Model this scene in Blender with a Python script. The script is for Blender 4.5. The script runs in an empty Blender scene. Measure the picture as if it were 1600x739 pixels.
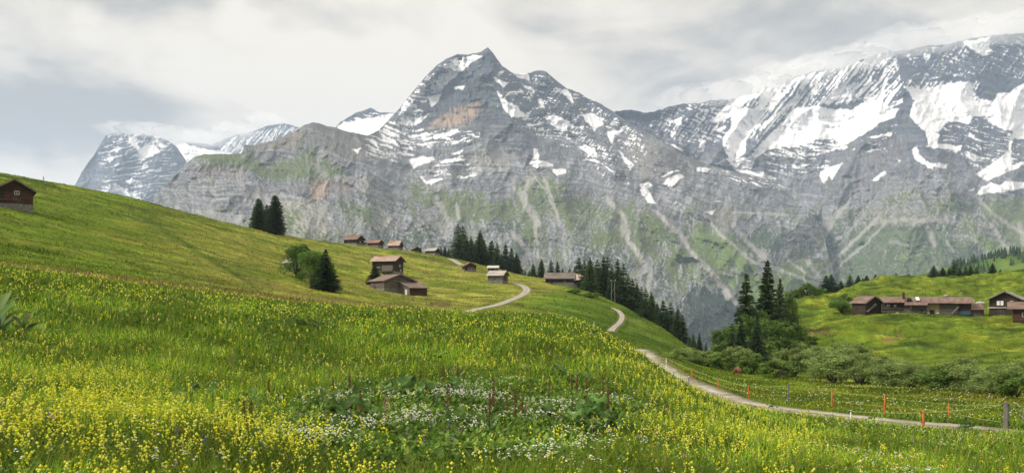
import bpy, bmesh, math, random
import numpy as np
from mathutils import Vector, Matrix
random.seed(7); RNG = np.random.default_rng(11)
scene = bpy.context.scene
COL = scene.collection
F = 1386.0; HX = 800.0; HY = 480.0      # focal length in photo pixels, horizon row

# ---------------------------------------------------------------- camera
cam = bpy.data.cameras.new('camera'); camo = bpy.data.objects.new('camera', cam); COL.objects.link(camo)
camo.location = (0, 0, 0); camo.rotation_euler = (math.radians(90), 0, 0)
cam.sensor_width = 36; cam.lens = 36 * F / 1600; cam.shift_y = 110.5 / 1600
cam.clip_start = 0.1; cam.clip_end = 60000
scene.camera = camo
scene.cycles.volume_bounces = 2

# ---------------------------------------------------------------- light
SUN_EL, SUN_AZ = 42.0, 258.0             # azimuth clockwise from +Y (view direction)
sd = bpy.data.lights.new('sun', 'SUN'); sd.energy = 1.5; sd.angle = math.radians(12); sd.color = (1, .95, .87)
so = bpy.data.objects.new('sun', sd); COL.objects.link(so)
_e, _a = math.radians(SUN_EL), math.radians(SUN_AZ)
sdir = Vector((math.sin(_a) * math.cos(_e), math.cos(_a) * math.cos(_e), math.sin(_e)))
so.rotation_euler = sdir.to_track_quat('Z', 'Y').to_euler()
vs = scene.view_settings
vs.view_transform = 'Standard'; vs.look = 'None'; vs.exposure = 1.75; vs.gamma = 1; vs.use_curve_mapping = False

def nd(nt, typ, **kw):
    n = nt.nodes.new(typ)
    for k, v in kw.items():
        if k.startswith('i_'):
            key = k[2:]
            key = int(key) if key.isdigit() else key.replace('_', ' ')
            n.inputs[key].default_value = v
        else:
            setattr(n, k, v)
    return n

world = bpy.data.worlds.new('World'); scene.world = world; world.use_nodes = True
wt = world.node_tree; wt.nodes.clear(); L = wt.links.new
out = nd(wt, 'ShaderNodeOutputWorld'); bg = nd(wt, 'ShaderNodeBackground'); bg.inputs['Strength'].default_value = 0.1
L(bg.outputs[0], out.inputs[0])
sky = nd(wt, 'ShaderNodeTexSky', sky_type='NISHITA'); sky.sun_disc = False
sky.sun_elevation = _e; sky.sun_rotation = _a; sky.altitude = 1900
tc = nd(wt, 'ShaderNodeTexCoord')
def wmath(op, a, b=None, c=None, clamp=False):
    n = nd(wt, 'ShaderNodeMath', operation=op, use_clamp=clamp)
    for i, v in enumerate((a, b, c)):
        if v is None: continue
        if isinstance(v, (int, float)): n.inputs[i].default_value = v
        else: L(v, n.inputs[i])
    return n.outputs[0]
def wvec(op, a, b=None):
    n = nd(wt, 'ShaderNodeVectorMath', operation=op)
    for i, v in enumerate((a, b)):
        if v is None: continue
        if isinstance(v, (tuple, list)): n.inputs[i].default_value = v
        else: L(v, n.inputs[i])
    return n
dirn = wvec('NORMALIZE', tc.outputs['Generated']).outputs[0]
sp = nd(wt, 'ShaderNodeSeparateXYZ'); L(dirn, sp.inputs[0])
den = wmath('ADD', wmath('MAXIMUM', sp.outputs[2], 0.0), 0.16)
cb = nd(wt, 'ShaderNodeCombineXYZ')
L(wmath('DIVIDE', sp.outputs[0], den), cb.inputs[0]); L(wmath('DIVIDE', sp.outputs[1], den), cb.inputs[1])
def wnoise(scale, det, rough, dist=0.0, off=(0, 0, 0), vec=None):
    mp = nd(wt, 'ShaderNodeMapping'); L(vec or cb.outputs[0], mp.inputs[0]); mp.inputs['Location'].default_value = off
    n = nd(wt, 'ShaderNodeTexNoise'); L(mp.outputs[0], n.inputs['Vector'])
    n.inputs['Scale'].default_value = scale; n.inputs['Detail'].default_value = det
    n.inputs['Roughness'].default_value = rough; n.inputs['Distortion'].default_value = dist
    return n.outputs['Fac']
n1 = wnoise(0.9, 8, 0.55, 0.3, (3.1, 1.7, 0))
n2 = wnoise(2.6, 9, 0.62, 0.4, (9.1, 4.4, 2))
warp = nd(wt, 'ShaderNodeTexNoise'); L(dirn, warp.inputs['Vector']); warp.inputs['Scale'].default_value = 5; warp.inputs['Detail'].default_value = 6
wv = wvec('SCALE', wvec('SUBTRACT', warp.outputs['Color'], (.5, .5, .5)).outputs[0]); wv.inputs['Scale'].default_value = 0.16
dw = wvec('ADD', dirn, wv.outputs[0]).outputs[0]
spw = nd(wt, 'ShaderNodeSeparateXYZ'); L(dw, spw.inputs[0])
def blob(px, py, rx, ry, pw=2.0):
    """soft elliptical patch of cloud in a given compass direction"""
    x = (px - HX) / F; z = (HY - py) / F; n = math.sqrt(1 + x * x + z * z)
    ax = wmath('MULTIPLY', wmath('SUBTRACT', spw.outputs[0], x / n), F / rx)
    az = wmath('MULTIPLY', wmath('SUBTRACT', spw.outputs[2], z / n), F / ry)
    r2 = wmath('ADD', wmath('MULTIPLY', ax, ax), wmath('MULTIPLY', az, az))
    return wmath('POWER', 2.718, wmath('MULTIPLY', r2, -1.0))
bsum = None
for (px, py, rx, ry, a) in [(20, 180, 190, 40, .95), (-60, 150, 300, 60, .3), (440, 12, 230, 40, .85), (170, 8, 170, 26, .5), (1010, 110, 230, 60, .85), (930, 40, 330, 40, .3),
                            (1480, 22, 260, 36, .3), (250, 130, 260, 40, .22), (1290, 110, 160, 40, .2), (565, 130, 120, 130, -.5), (1240, 10, 150, 40, -.25),
                            (60, 255, 220, 40, -.5), (690, 40, 100, 60, -.15)]:
    t = wmath('MULTIPLY', blob(px, py, rx, ry), a)
    bsum = t if bsum is None else wmath('ADD', bsum, t)
dark = wmath('ADD', wmath('ADD', wmath('MULTIPLY', wmath('SUBTRACT', n1, .5), 2.1), wmath('MULTIPLY', wmath('SUBTRACT', n2, .5), 2.4)), bsum)
dark = wmath('ADD', dark, .12)
cr = nd(wt, 'ShaderNodeValToRGB'); L(dark, cr.inputs[0])
el = cr.color_ramp.elements
cols = [(0.0, (3.18, 2.86, 2.36)), (.22, (2.88, 2.57, 2.10)), (.5, (2.40, 2.16, 1.79)), (.8, (1.68, 1.55, 1.32)), (1.0, (1.32, 1.25, 1.10))]
while len(el) < len(cols): el.new(.5)
for e_, (p_, c_) in zip(el, cols):
    e_.position = p_; e_.color = (c_[0] / 4, c_[1] / 4, c_[2] / 4, 1)
sc4 = wvec('SCALE', cr.outputs[0]); sc4.inputs['Scale'].default_value = 4.0
mx = nd(wt, 'ShaderNodeMix', data_type='RGBA'); mx.inputs['Factor'].default_value = 0.96
L(sky.outputs[0], mx.inputs['A']); L(sc4.outputs[0], mx.inputs['B'])
# overcast light is stronger from overhead than from the horizon
up = wmath('ADD', 1.0, wmath('MULTIPLY', wmath('MAXIMUM', wmath('SUBTRACT', sp.outputs[2], .42), 0), 1.3))
mu = nd(wt, 'ShaderNodeVectorMath', operation='SCALE'); L(mx.outputs['Result'], mu.inputs[0]); L(up, mu.inputs['Scale'])
L(mu.outputs[0], bg.inputs['Color'])

# ---------------------------------------------------------------- numeric noise
def _h(ix, iy, seed):
    h = (ix.astype(np.int64) * 374761393 + iy.astype(np.int64) * 668265263 + seed * 974634777) & 0xFFFFFFFF
    h = ((h ^ (h >> 13)) * 1274126177) & 0xFFFFFFFF
    return (h ^ (h >> 16)) & 0xFFFFFFFF
def perlin(x, y, seed=0):
    x0 = np.floor(x); y0 = np.floor(y); fx = x - x0; fy = y - y0
    u = fx * fx * fx * (fx * (fx * 6 - 15) + 10); v = fy * fy * fy * (fy * (fy * 6 - 15) + 10)
    def g(dx, dy):
        a = _h(x0 + dx, y0 + dy, seed) * (2 * math.pi / 4294967296.0)
        return np.cos(a) * (fx - dx) + np.sin(a) * (fy - dy)
    a = g(0, 0); b = g(1, 0); c = g(0, 1); d = g(1, 1)
    return (a + (b - a) * u + (c - a) * v + (a - b - c + d) * u * v) * 1.5
def fbm(x, y, oct=5, seed=0, gain=.5, lac=2.03):
    s = 0; a = 1; f = 1; t = 0
    for i in range(oct):
        s = s + a * perlin(x * f + 17.3 * i, y * f - 9.1 * i, seed + i); t += a; a *= gain; f *= lac
    return s / t
def ridged(x, y, oct=5, seed=0, gain=.55, lac=2.03):
    s = 0; a = 1; f = 1; t = 0; w = 1
    for i in range(oct):
        n = 1 - np.abs(perlin(x * f + 7.7 * i, y * f + 3.1 * i, seed + i)) * 1.9
        n = np.clip(n, 0, 1) ** 1.6
        s = s + a * n * w; w = np.clip(n * 1.4, 0, 1); t += a; a *= gain; f *= lac
    return s / t
def sstep(a, b, x):
    t = np.clip((x - a) / (b - a), 0, 1); return t * t * (3 - 2 * t)
def tps_fit(P, v, reg=1e-4):
    P = np.asarray(P, float); v = np.asarray(v, float); n = len(P)
    d = np.linalg.norm(P[:, None] - P[None], axis=2)
    K = np.where(d > 0, d * d * np.log(d + 1e-12), 0) + np.eye(n) * reg
    A = np.zeros((n + 3, n + 3)); A[:n, :n] = K; A[:n, n] = 1; A[:n, n + 1:] = P; A[n, :n] = 1; A[n + 1:, :n] = P.T
    return P, np.linalg.solve(A, np.concatenate([v, [0, 0, 0]]))
def tps_eval(fit, x, y):
    P, w = fit; n = len(P); o = w[n] + w[n + 1] * x + w[n + 2] * y
    for i in range(n):
        d2 = (x - P[i, 0]) ** 2 + (y - P[i, 1]) ** 2 + 1e-12
        o = o + w[i] * .5 * d2 * np.log(d2)
    return o
def seg_dist(x, y, pts, closed=False):
    """distance to a polyline and the parameter along it (0..n-1)"""
    best = np.full(np.shape(x), 1e9); par = np.zeros(np.shape(x))
    n = len(pts); rng = range(n if closed else n - 1)
    for i in rng:
        ax, ay = pts[i][:2]; bx, by = pts[(i + 1) % n][:2]; dx, dy = bx - ax, by - ay; l2 = dx * dx + dy * dy + 1e-9
        t = np.clip(((x - ax) * dx + (y - ay) * dy) / l2, 0, 1)
        d = np.hypot(x - ax - t * dx, y - ay - t * dy)
        m = d < best; best = np.where(m, d, best); par = np.where(m, i + t, par)
    return best, par
def inside(x, y, pts):
    r = np.zeros(np.shape(x), bool); n = len(pts); j = n - 1
    for i in range(n):
        xi, yi = pts[i]; xj, yj = pts[j]
        if yi != yj:
            c = ((yi > y) != (yj > y)) & (x < (xj - xi) * (y - yi) / (yj - yi) + xi); r ^= c
        j = i
    return r
def sdist(x, y, pts):
    """signed distance, positive inside; computed only near the polygon"""
    xs = [p[0] for p in pts]; ys = [p[1] for p in pts]; m = 45
    o = np.full(np.shape(x), -float(m))
    k = (x > min(xs) - m) & (x < max(xs) + m) & (y > min(ys) - m) & (y < max(ys) + m)
    if k.any():
        xx = x[k]; yy = y[k]; d, _ = seg_dist(xx, yy, pts, True); o[k] = np.where(inside(xx, yy, pts), d, -d)
    return o
def cv(x0, y0, s, *pts):                    # crop coordinates -> photo coordinates (layout notes were taken on enlarged crops)
    return [(x0 + a / s, y0 + b / s) for a, b in pts]

# ---------------------------------------------------------------- object helpers
def tag(o, label=None, cat=None, group=None, kind=None):
    if label: o['label'] = label
    if cat: o['category'] = cat
    if group: o['group'] = group
    if kind: o['kind'] = kind
    return o
def raw_mesh(name, verts, faces, mats, parent=None, colors=None, smooth=False, matidx=None, extra=None):
    """verts (n,3); faces (m,k) array or list of such arrays; colors (n,3)"""
    me = bpy.data.meshes.new(name)
    verts = np.asarray(verts, np.float32)
    fl = faces if isinstance(faces, list) else [faces]
    fl = [np.asarray(f, np.int32) for f in fl if len(f)]
    me.vertices.add(len(verts)); me.vertices.foreach_set('co', verts.ravel())
    lv = np.concatenate([f.ravel() for f in fl]); tot = np.concatenate([np.full(len(f), f.shape[1], np.int32) for f in fl])
    st = np.concatenate([[0], np.cumsum(tot)[:-1]]).astype(np.int32)
    me.loops.add(len(lv)); me.loops.foreach_set('vertex_index', lv)
    me.polygons.add(len(tot)); me.polygons.foreach_set('loop_start', st); me.polygons.foreach_set('loop_total', tot)
    if matidx is not None: me.polygons.foreach_set('material_index', np.asarray(matidx, np.int32))
    me.polygons.foreach_set('use_smooth', np.full(len(tot), bool(smooth)))
    me.update(calc_edges=True)
    if colors is not None:
        a = me.color_attributes.new('tint', 'FLOAT_COLOR', 'POINT')
        c = np.ones((len(verts), 4), np.float32); c[:, :3] = colors; a.data.foreach_set('color', c.ravel())
    if extra is not None:
        for k, v in extra.items():
            a = me.attributes.new(k, 'FLOAT', 'POINT'); a.data.foreach_set('value', np.asarray(v, np.float32).ravel())
    for m in (mats if isinstance(mats, (list, tuple)) else [mats]): me.materials.append(m)
    o = bpy.data.objects.new(name, me); COL.objects.link(o)
    if parent: o.parent = parent
    return o
def grid_faces(R, C):
    i = np.arange(R - 1)[:, None] * C + np.arange(C - 1)[None]
    i = i.ravel(); return np.stack([i, i + 1, i + C + 1, i + C], 1)
def mat_base(name):
    m = bpy.data.materials.new(name); m.use_nodes = True
    nt = m.node_tree; b = nt.nodes['Principled BSDF']; b.inputs['Roughness'].default_value = .9
    b.inputs['Specular IOR Level'].default_value = .2
    return m, nt, b
# ---------------------------------------------------------------- ground sheet
# (photo column, list of (horizontal range, photo row)) : surveyed heights along sight lines
GC = {
 -700: [(9, 739), (20, 560), (45, 380), (100, 300), (200, 180), (330, 110), (600, 180), (900, 300)],
 -300: [(8, 739), (18, 580), (43, 405), (62, 400), (110, 350), (200, 270), (300, 215), (420, 235), (650, 330), (900, 420)],
 0: [(8, 739), (16, 600), (27, 500), (41, 428), (60, 431), (100, 403), (150, 362), (195, 325), (255, 290), (320, 272), (450, 292), (650, 380), (900, 480)],
 200: [(8.2, 739), (16, 610), (27, 520), (43, 453), (64, 456), (100, 437), (150, 402), (200, 371), (290, 325), (360, 309), (500, 335), (700, 430), (900, 560)],
 400: [(8.5, 739), (16, 620), (27, 540), (45, 475), (66, 479), (100, 465), (200, 418), (300, 385), (390, 363), (440, 358), (600, 400), (900, 600)],
 600: [(8.8, 739), (16, 632), (27, 552), (45, 490), (68, 494), (100, 488), (180, 470), (280, 450), (330, 429), (420, 404), (490, 389), (650, 430), (900, 640)],
 700: [(8.8, 739), (27, 556), (45, 495), (70, 500), (120, 494), (160, 493), (240, 470), (330, 440), (420, 418), (500, 403), (650, 445), (900, 660)],
 800: [(9, 739), (16, 640), (27, 560), (44, 500), (66, 507), (120, 497), (190, 484), (260, 466), (330, 444), (420, 430), (490, 427), (650, 475), (900, 680)],
 900: [(9.2, 739), (27, 572), (42, 512), (62, 521), (100, 510), (150, 500), (220, 481), (300, 460), (375, 450), (430, 452), (550, 500), (900, 700)],
 960: [(9.4, 739), (26, 580), (40, 538), (60, 546), (85, 536), (130, 524), (200, 512), (250, 492), (300, 478), (340, 472), (430, 500), (600, 590), (900, 760)],
 1040: [(10, 739), (17, 662), (28, 604), (37, 592), (52, 606), (71, 590), (95, 572), (130, 556), (180, 543), (230, 530), (285, 515), (340, 530), (450, 590), (900, 800)],
 1100: [(10.5, 739), (18, 672), (30, 634), (40, 632), (59, 616), (80, 602), (110, 588), (150, 572), (200, 561), (260, 554), (330, 570), (450, 640), (900, 820)],
 1160: [(11.3, 739), (19, 684), (32, 648), (53, 634), (75, 613), (100, 601), (140, 588), (180, 576), (230, 566), (290, 575), (400, 630), (900, 800)],
 1210: [(12, 739), (20, 692), (32, 657), (50, 642), (75, 618), (110, 598), (150, 582), (190, 565), (240, 535), (290, 503), (335, 490), (400, 530), (600, 620), (900, 760)],
 1260: [(12.6, 739), (21, 696), (34, 664), (48, 648), (75, 622), (110, 603), (150, 588), (185, 572), (230, 540), (290, 494), (345, 466), (400, 480), (600, 540), (900, 700)],
 1350: [(14, 739), (23, 699), (35, 672), (45, 659), (70, 630), (110, 606), (150, 592), (185, 571), (225, 530), (275, 490), (305, 485), (360, 462), (420, 442), (500, 444), (700, 500), (900, 620)],
 1450: [(15.5, 739), (25, 701), (36, 679), (44, 665), (70, 636), (110, 611), (150, 594), (185, 572), (235, 520), (272, 491), (305, 487), (370, 460), (430, 437), (520, 444), (700, 490), (900, 600)],
 1600: [(18, 739), (29, 702), (36, 687), (40, 678), (62, 652), (100, 622), (140, 602), (180, 575), (230, 524), (280, 492), (305, 487), (380, 450), (440, 423), (560, 436), (700, 470), (900, 560)],
 1900: [(18, 739), (30, 705), (40, 690), (62, 660), (100, 622), (180, 570), (290, 485), (430, 405), (600, 420), (900, 500)],
 2300: [(18, 739), (40, 700), (100, 620), (290, 470), (430, 380), (600, 400), (900, 480)],
}
KL = 1.25
def polar(x, y): return np.arctan2(x, y), np.log(np.hypot(x, y))
def thof(px): return np.arctan((px - HX) / F)
_P, _V = [], []
for px, l in GC.items():
    th = float(thof(px))
    _P.append((th * 3.0, math.log(2.0) * KL)); _V.append(0.0)
    for r, py in l:
        z = (HY - py) / F * r * math.cos(th)
        _P.append((th * 3.0, math.log(r) * KL)); _V.append((z + 1.65) / r)
GFIT = tps_fit(_P, _V, 2e-4)
thin = np.radians(np.arange(-35, 35.01, .06)); thl = np.radians(np.arange(-180, -35, 2.5)); thr = np.radians(np.arange(37.5, 180.1, 2.5))
TH = np.concatenate([thl, thin, thr])
LR = np.linspace(math.log(1.5), math.log(900), 560)
# coarse evaluation of the spline, then smooth upsampling
tc_ = np.radians(np.arange(-42, 42.01, .35)); rc_ = np.linspace(LR[0], LR[-1], 260)
TT, RR = np.meshgrid(tc_, rc_, indexing='xy')
gc_ = tps_eval(GFIT, TT * 3.0, RR * KL)
def bilin(grid, xs, ys, x, y):
    fx = np.clip((x - xs[0]) / (xs[1] - xs[0]), 0, len(xs) - 1.001); fy = np.clip((y - ys[0]) / (ys[1] - ys[0]), 0, len(ys) - 1.001)
    i = fx.astype(int); j = fy.astype(int); u = fx - i; v = fy - j
    return (grid[j, i] * (1 - u) + grid[j, i + 1] * u) * (1 - v) + (grid[j + 1, i] * (1 - u) + grid[j + 1, i + 1] * u) * v
def ground_raw(th, lr):
    """height of the land (roads not yet cut)"""
    thc = np.clip(th, tc_[0], tc_[-1]); g = bilin(gc_, tc_, rc_, thc, lr)
    k = sstep(math.radians(45), math.radians(120), np.abs(th)); g = g * (1 - k) + 0.02 * k
    r = np.exp(lr); x = r * np.sin(th); y = r * np.cos(th); z = g * r - 1.65
    px = HX + F * np.tan(np.clip(th, -.9, .9))
    # hummocks and terracettes: real relief, metres
    mid = sstep(50, 130, r)
    right = sstep(1130, 1260, px) * sstep(185, 240, r)
    z = z + mid * .55 * fbm(x / 42, y / 26, 3, 5)
    z = z + mid * .42 * fbm(x / 11 + 3, y / 6, 3, 9)
    farm = 1 - .85 * np.exp(-((px - 1450) / 130) ** 2 - ((r - 278) / 26) ** 2)
    right = right * farm
    z = z + right * (2.6 * fbm(x / 24, y / 13, 3, 21) + 1.5 * fbm(x / 9, y / 5.5, 3, 31) - .5 * np.abs(fbm(x / 6, y / 3.5, 2, 33)))
    z = z + sstep(5, 12, r) * (1 - mid) * (.20 * fbm(x / 6.5, y / 6.5, 3, 41) + .06 * fbm(x / 1.6, y / 1.6, 2, 43))
    z = z + mid * (1 - right) * .22 * (np.abs(((z + 1.5 * fbm(x / 50, y / 50, 2, 51)) / 2.1) % 1 - .5) - .25) * 1.6
    return z
# roads: (photo column, range) centre lines
def lines_xy(l):
    return [(r * math.sin(float(thof(p))), r * math.cos(float(thof(p)))) for p, r in l]
def spline(pts, n=8):
    o = []
    P = [pts[0]] + list(pts) + [pts[-1]]
    for i in range(1, len(P) - 2):
        for k in range(n):
            t = k / n; a, b, c, d = P[i - 1], P[i], P[i + 1], P[i + 2]
            o.append(tuple(.5 * (2 * b[j] + (c[j] - a[j]) * t + (2 * a[j] - 5 * b[j] + 4 * c[j] - d[j]) * t * t + (3 * b[j] - a[j] - 3 * c[j] + d[j]) * t ** 3) for j in range(2)))
    o.append(tuple(pts[-1])); return o
def row_range(px, py, rmin=45, rmax=520):
    """range at which the sight line through a photo point meets the land"""
    th = float(thof(px)); r = np.exp(np.linspace(math.log(rmin), math.log(rmax), 1500))
    z = ground_raw(np.full_like(r, th), np.log(r)); rows = HY - F * z / (r * math.cos(th))
    k = np.where(rows <= py)[0]
    return float(r[k[0]]) if len(k) else float(r[np.argmin(rows)])
ROADS = []
ROADS.append(('gravel_road', spline(lines_xy([(985, 95), (1000, 85), (1030, 75.5), (1060, 68.5), (1090, 62), (1130, 56.5), (1180, 52), (1240, 49), (1320, 46), (1420, 43.5), (1520, 41.8), (1600, 40.6), (1700, 40), (1850, 40)])), 3.5))
_pp = [(700, 496), (730, 489), (765, 479), (795, 469), (815, 461), (823, 455), (820, 449), (808, 444), (792, 442)]
_rr = [row_range(a, b, 100) for a, b in _pp]
for i in range(1, len(_rr)): _rr[i] = max(_rr[i], _rr[i - 1] + 4)
ROADS.append(('farm_track', spline(lines_xy([(p[0], r) for p, r in zip(_pp, _rr)])), 2.4))
_pp = [(953, 518), (960, 512), (969, 503), (972, 494), (967, 486), (957, 481)]
_rr = [row_range(a, b, 110) for a, b in _pp]
for i in range(1, len(_rr)): _rr[i] = max(_rr[i], _rr[i - 1] + 4)
ROADS.append(('footpath', spline(lines_xy([(p[0], r) for p, r in zip(_pp, _rr)])), 1.35))
_pp = [(722, 416), (712, 409), (703, 404)]
_rr = [row_range(a, b, 300) for a, b in _pp]
for i in range(1, len(_rr)): _rr[i] = max(_rr[i], _rr[i - 1] + 6)
ROADS.append(('upper_track', spline(lines_xy([(p[0], r) for p, r in zip(_pp, _rr)])), 3.0))
for _n, _l, _w in ROADS:
    print(_n, [round(math.hypot(*p)) for p in _l[::8]])
ROADZ = []
for name, line, w in ROADS:
    a = np.array(line); th, lr = polar(a[:, 0], a[:, 1]); z = ground_raw(th, lr)
    z = np.convolve(np.pad(z, 4, mode='edge'), np.ones(9) / 9, 'valid'); ROADZ.append(z)
TG, RG = np.meshgrid(TH, LR, indexing='xy')
GX = np.exp(RG) * np.sin(TG); GY = np.exp(RG) * np.cos(TG); GZ = ground_raw(TG, RG)
ROADMASK = np.zeros_like(GZ)
for (name, line, w), rz in zip(ROADS, ROADZ):
    a = np.array(line); m = 14
    k = (GX > a[:, 0].min() - m) & (GX < a[:, 0].max() + m) & (GY > a[:, 1].min() - m) & (GY < a[:, 1].max() + m)
    if not k.any(): continue
    d, par = seg_dist(GX[k], GY[k], line); zz = np.interp(par, np.arange(len(rz)), rz)
    f = 1 - sstep(w * .55, w * .55 + (2.2 if w > 2 else 1.2), d); GZ[k] = GZ[k] * (1 - f) + (zz - .03) * f
    ROADMASK[k] = np.maximum(ROADMASK[k], 1 - sstep(w * .5, w * .5 + .7, d))
GZ0 = GZ.copy()
def ground(x, y):
    th, lr = polar(np.asarray(x, float), np.asarray(y, float))
    i = np.clip(np.searchsorted(TH, th) - 1, 0, len(TH) - 2); u = (th - TH[i]) / (TH[i + 1] - TH[i])
    fy = np.clip((lr - LR[0]) / (LR[1] - LR[0]), 0, len(LR) - 1.001); j = fy.astype(int); v = fy - j
    return (GZ0[j, i] * (1 - u) + GZ0[j, i + 1] * u) * (1 - v) + (GZ0[j + 1, i] * (1 - u) + GZ0[j + 1, i + 1] * u) * v
def at(px, r):
    th = float(thof(px)); x = r * math.sin(th); y = r * math.cos(th)
    return Vector((x, y, float(ground(x, y))))
def hit(px, py, rmin=48, rmax=600):
    th = float(thof(px)); r = np.exp(np.linspace(math.log(rmin), math.log(rmax), 2500))
    z = ground(r * math.sin(th), r * math.cos(th)); rows = HY - F * z / (r * math.cos(th))
    k = np.where(rows <= py)[0]
    return at(px, float(r[k[0]]) if len(k) else float(r[np.argmin(rows)]))
# ground colour: what grows there
PXG = HX + F * np.tan(np.clip(TG, -.8, .8)); RGm = np.exp(RG)
PYG = HY - F * GZ / np.maximum(GY, 1e-3)
def paint(base, col, mask): return base * (1 - mask[..., None]) + np.asarray(col) * mask[..., None]
def ground_colour(X, Y, PX, PY, R):
    c = np.empty(X.shape + (3,)); c[:] = (.100, .150, .018)
    nA = fbm(X / 30, Y / 30, 4, 61); nB = fbm(X / 9, Y / 9, 4, 71); nC = fbm(X / 60, Y / 14, 4, 81); nD = fbm(X / 2.4, Y / 2.4, 3, 87)
    c = paint(c, (.150, .165, .030), sstep(-.1, .5, nA + .5 * nB))
    c = paint(c, (.040, .075, .012), .85 * sstep(.05, .5, nC - .4 * nB))
    far = sstep(90, 150, R)
    # dry mown hillside in the middle
    dry = far * sstep(120, 420, PX) * (1 - sstep(820, 900, PX)) * sstep(1, 30, PY - (272 + (PX) * .165)) * (1 - sstep(470, 492, PY))
    c = paint(c, (.235, .215, .065), .85 * dry * sstep(-.35, .45, nC + .5 * nB + .1))
    c = paint(c, (.19, .22, .022), .8 * dry * sstep(0, .5, fbm(X / 22, Y / 12, 3, 93)))
    c = paint(c, (.15, .10, .05), .7 * dry * sstep(.2, .6, fbm(X / 26, Y / 7, 3, 95)))
    # brown flowering grass strip behind the meadow crest
    cr_ = np.interp(PX, [0, 100, 200, 300, 400, 500, 600, 700, 800, 900], [425, 438, 450, 462, 473, 481, 489, 494, 499, 508])
    strip = (1 - sstep(8, 24, cr_ - PY + 6 * nB)) * (R > 40) * (1 - sstep(110, 180, R)) * (1 - sstep(850, 980, PX))
    c = paint(c, (.25, .175, .085), .9 * strip * sstep(-.5, .3, nB))
    # dark gully running down the left hill and greener left part
    for pts, w, a in [([(205, 331), (250, 355), (300, 385), (360, 425), (400, 450)], 3.5, .8), ([(230, 340), (330, 395), (420, 440)], 14, .35),
                      ([(500, 378), (640, 398), (760, 425), (800, 440)], 1.6, .75), ([(380, 445), (460, 462), (560, 470)], 5, .3),
                      ([(70, 300), (210, 322), (360, 352)], 3, .3), ([(180, 315), (360, 360)], 1.2, .5), ([(250, 322), (420, 368), (520, 392)], .9, .7), ([(300, 343), (400, 372), (480, 392), (600, 412)], 1.0, .6), ([(330, 362), (450, 392), (560, 424)], 1.0, .4), ([(400, 380), (480, 420), (560, 455), (640, 470)], 4, .35)]:
        d, _ = seg_dist(PX + 22 * nA + 9 * nB, PY + 9 * nA + 4 * nB, pts); c = paint(c, (.045, .085, .014), .75 * a * sstep(-.5, .3, nB + .3) * far * (1 - sstep(w * .4, w * 1.4, d)))
    # right side: lush hummocks
    rt = sstep(1150, 1230, PX) * sstep(150, 200, R)
    c = paint(c, (.10, .142, .018), .6 * rt); c = paint(c, (.17, .18, .02), .7 * rt * sstep(.0, .5, nB + .6 * nC))
    c = paint(c, (.030, .058, .010), .9 * rt * sstep(.0, .38, fbm(X / 16, Y / 5, 4, 99)))
    for (cx, cy, rx, ry) in [(1388, 530, 16, 8), (1403, 525, 8, 4), (1275, 518, 30, 5), (1480, 472, 6, 2), (690, 475, 25, 5), (1535, 477, 9, 2.5)]:
        m = 1 - sstep(.5, 1.1, np.hypot((PX - cx) / rx, (PY - cy) / ry) + .5 * nB); c = paint(c, (.12, .085, .05), m * far * .85)
    zz = ground_raw(*[np.asarray(v) for v in polar(X, Y)]) + 1.2 * fbm(X / 40, Y / 40, 3, 105)
    tl = 1 - np.clip(np.abs(((zz / 1.9) % 1) - .5) * 9, 0, 1)
    c = paint(c, (.055, .085, .02), .5 * tl * far * (1 - rt) * sstep(-.1, .35, fbm(X / 35, Y / 18, 3, 107)) * (1 - sstep(840, 950, PX)))
    # central bench
    cb_ = sstep(760, 860, PX) * (1 - sstep(1080, 1160, PX)) * far * sstep(455, 470, PY)
    c = paint(c, (.075, .135, .015), .7 * cb_); c = paint(c, (.035, .075, .012), .75 * cb_ * sstep(.0, .5, nB + nC))
    c = paint(c, (.14, .15, .05), .5 * cb_ * sstep(.1, .5, fbm(X / 14, Y / 14, 3, 103)))
    # foreground soil and dark litter between the stems
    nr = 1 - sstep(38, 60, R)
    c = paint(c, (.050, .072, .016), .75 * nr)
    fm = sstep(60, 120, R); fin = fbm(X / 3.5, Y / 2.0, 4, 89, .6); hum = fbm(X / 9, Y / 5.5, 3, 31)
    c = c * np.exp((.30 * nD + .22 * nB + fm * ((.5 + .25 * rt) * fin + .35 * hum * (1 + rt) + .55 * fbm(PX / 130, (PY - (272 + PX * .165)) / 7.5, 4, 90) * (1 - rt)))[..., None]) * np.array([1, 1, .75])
    return np.clip(c, .008, .6)
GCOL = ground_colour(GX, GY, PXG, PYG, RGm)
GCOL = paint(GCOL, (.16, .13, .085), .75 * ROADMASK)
# small upright grass relief is carried by the mesh beyond the stems
rows_far = [1100, 1400, 1900, 2600, 4000, 7000, 12000, 16000]
drop = [-330, -560, -700, -760, -800, -820, -840, -860]
VX = [GX]; VY = [GY]; VZ = [GZ]; VC = [GCOL]
back = sstep(math.radians(60), math.radians(120), np.abs(TH))
for r, dz in zip(rows_far, drop):
    VX.append((r * np.sin(TH))[None]); VY.append((r * np.cos(TH))[None])
    VZ.append((dz * (1 - back) + back * (-2 + r * .02))[None]); VC.append(np.full((1, len(TH), 3), (.05, .08, .03)))
# the patch under the camera
VX.insert(0, (.02 * np.sin(TH))[None]); VY.insert(0, (.02 * np.cos(TH))[None]); VZ.insert(0, np.full((1, len(TH)), -1.65)); VC.insert(0, GCOL[:1])
GVX = np.concatenate(VX); GVY = np.concatenate(VY); GVZ = np.concatenate(VZ); GVC = np.concatenate(VC)

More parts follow.
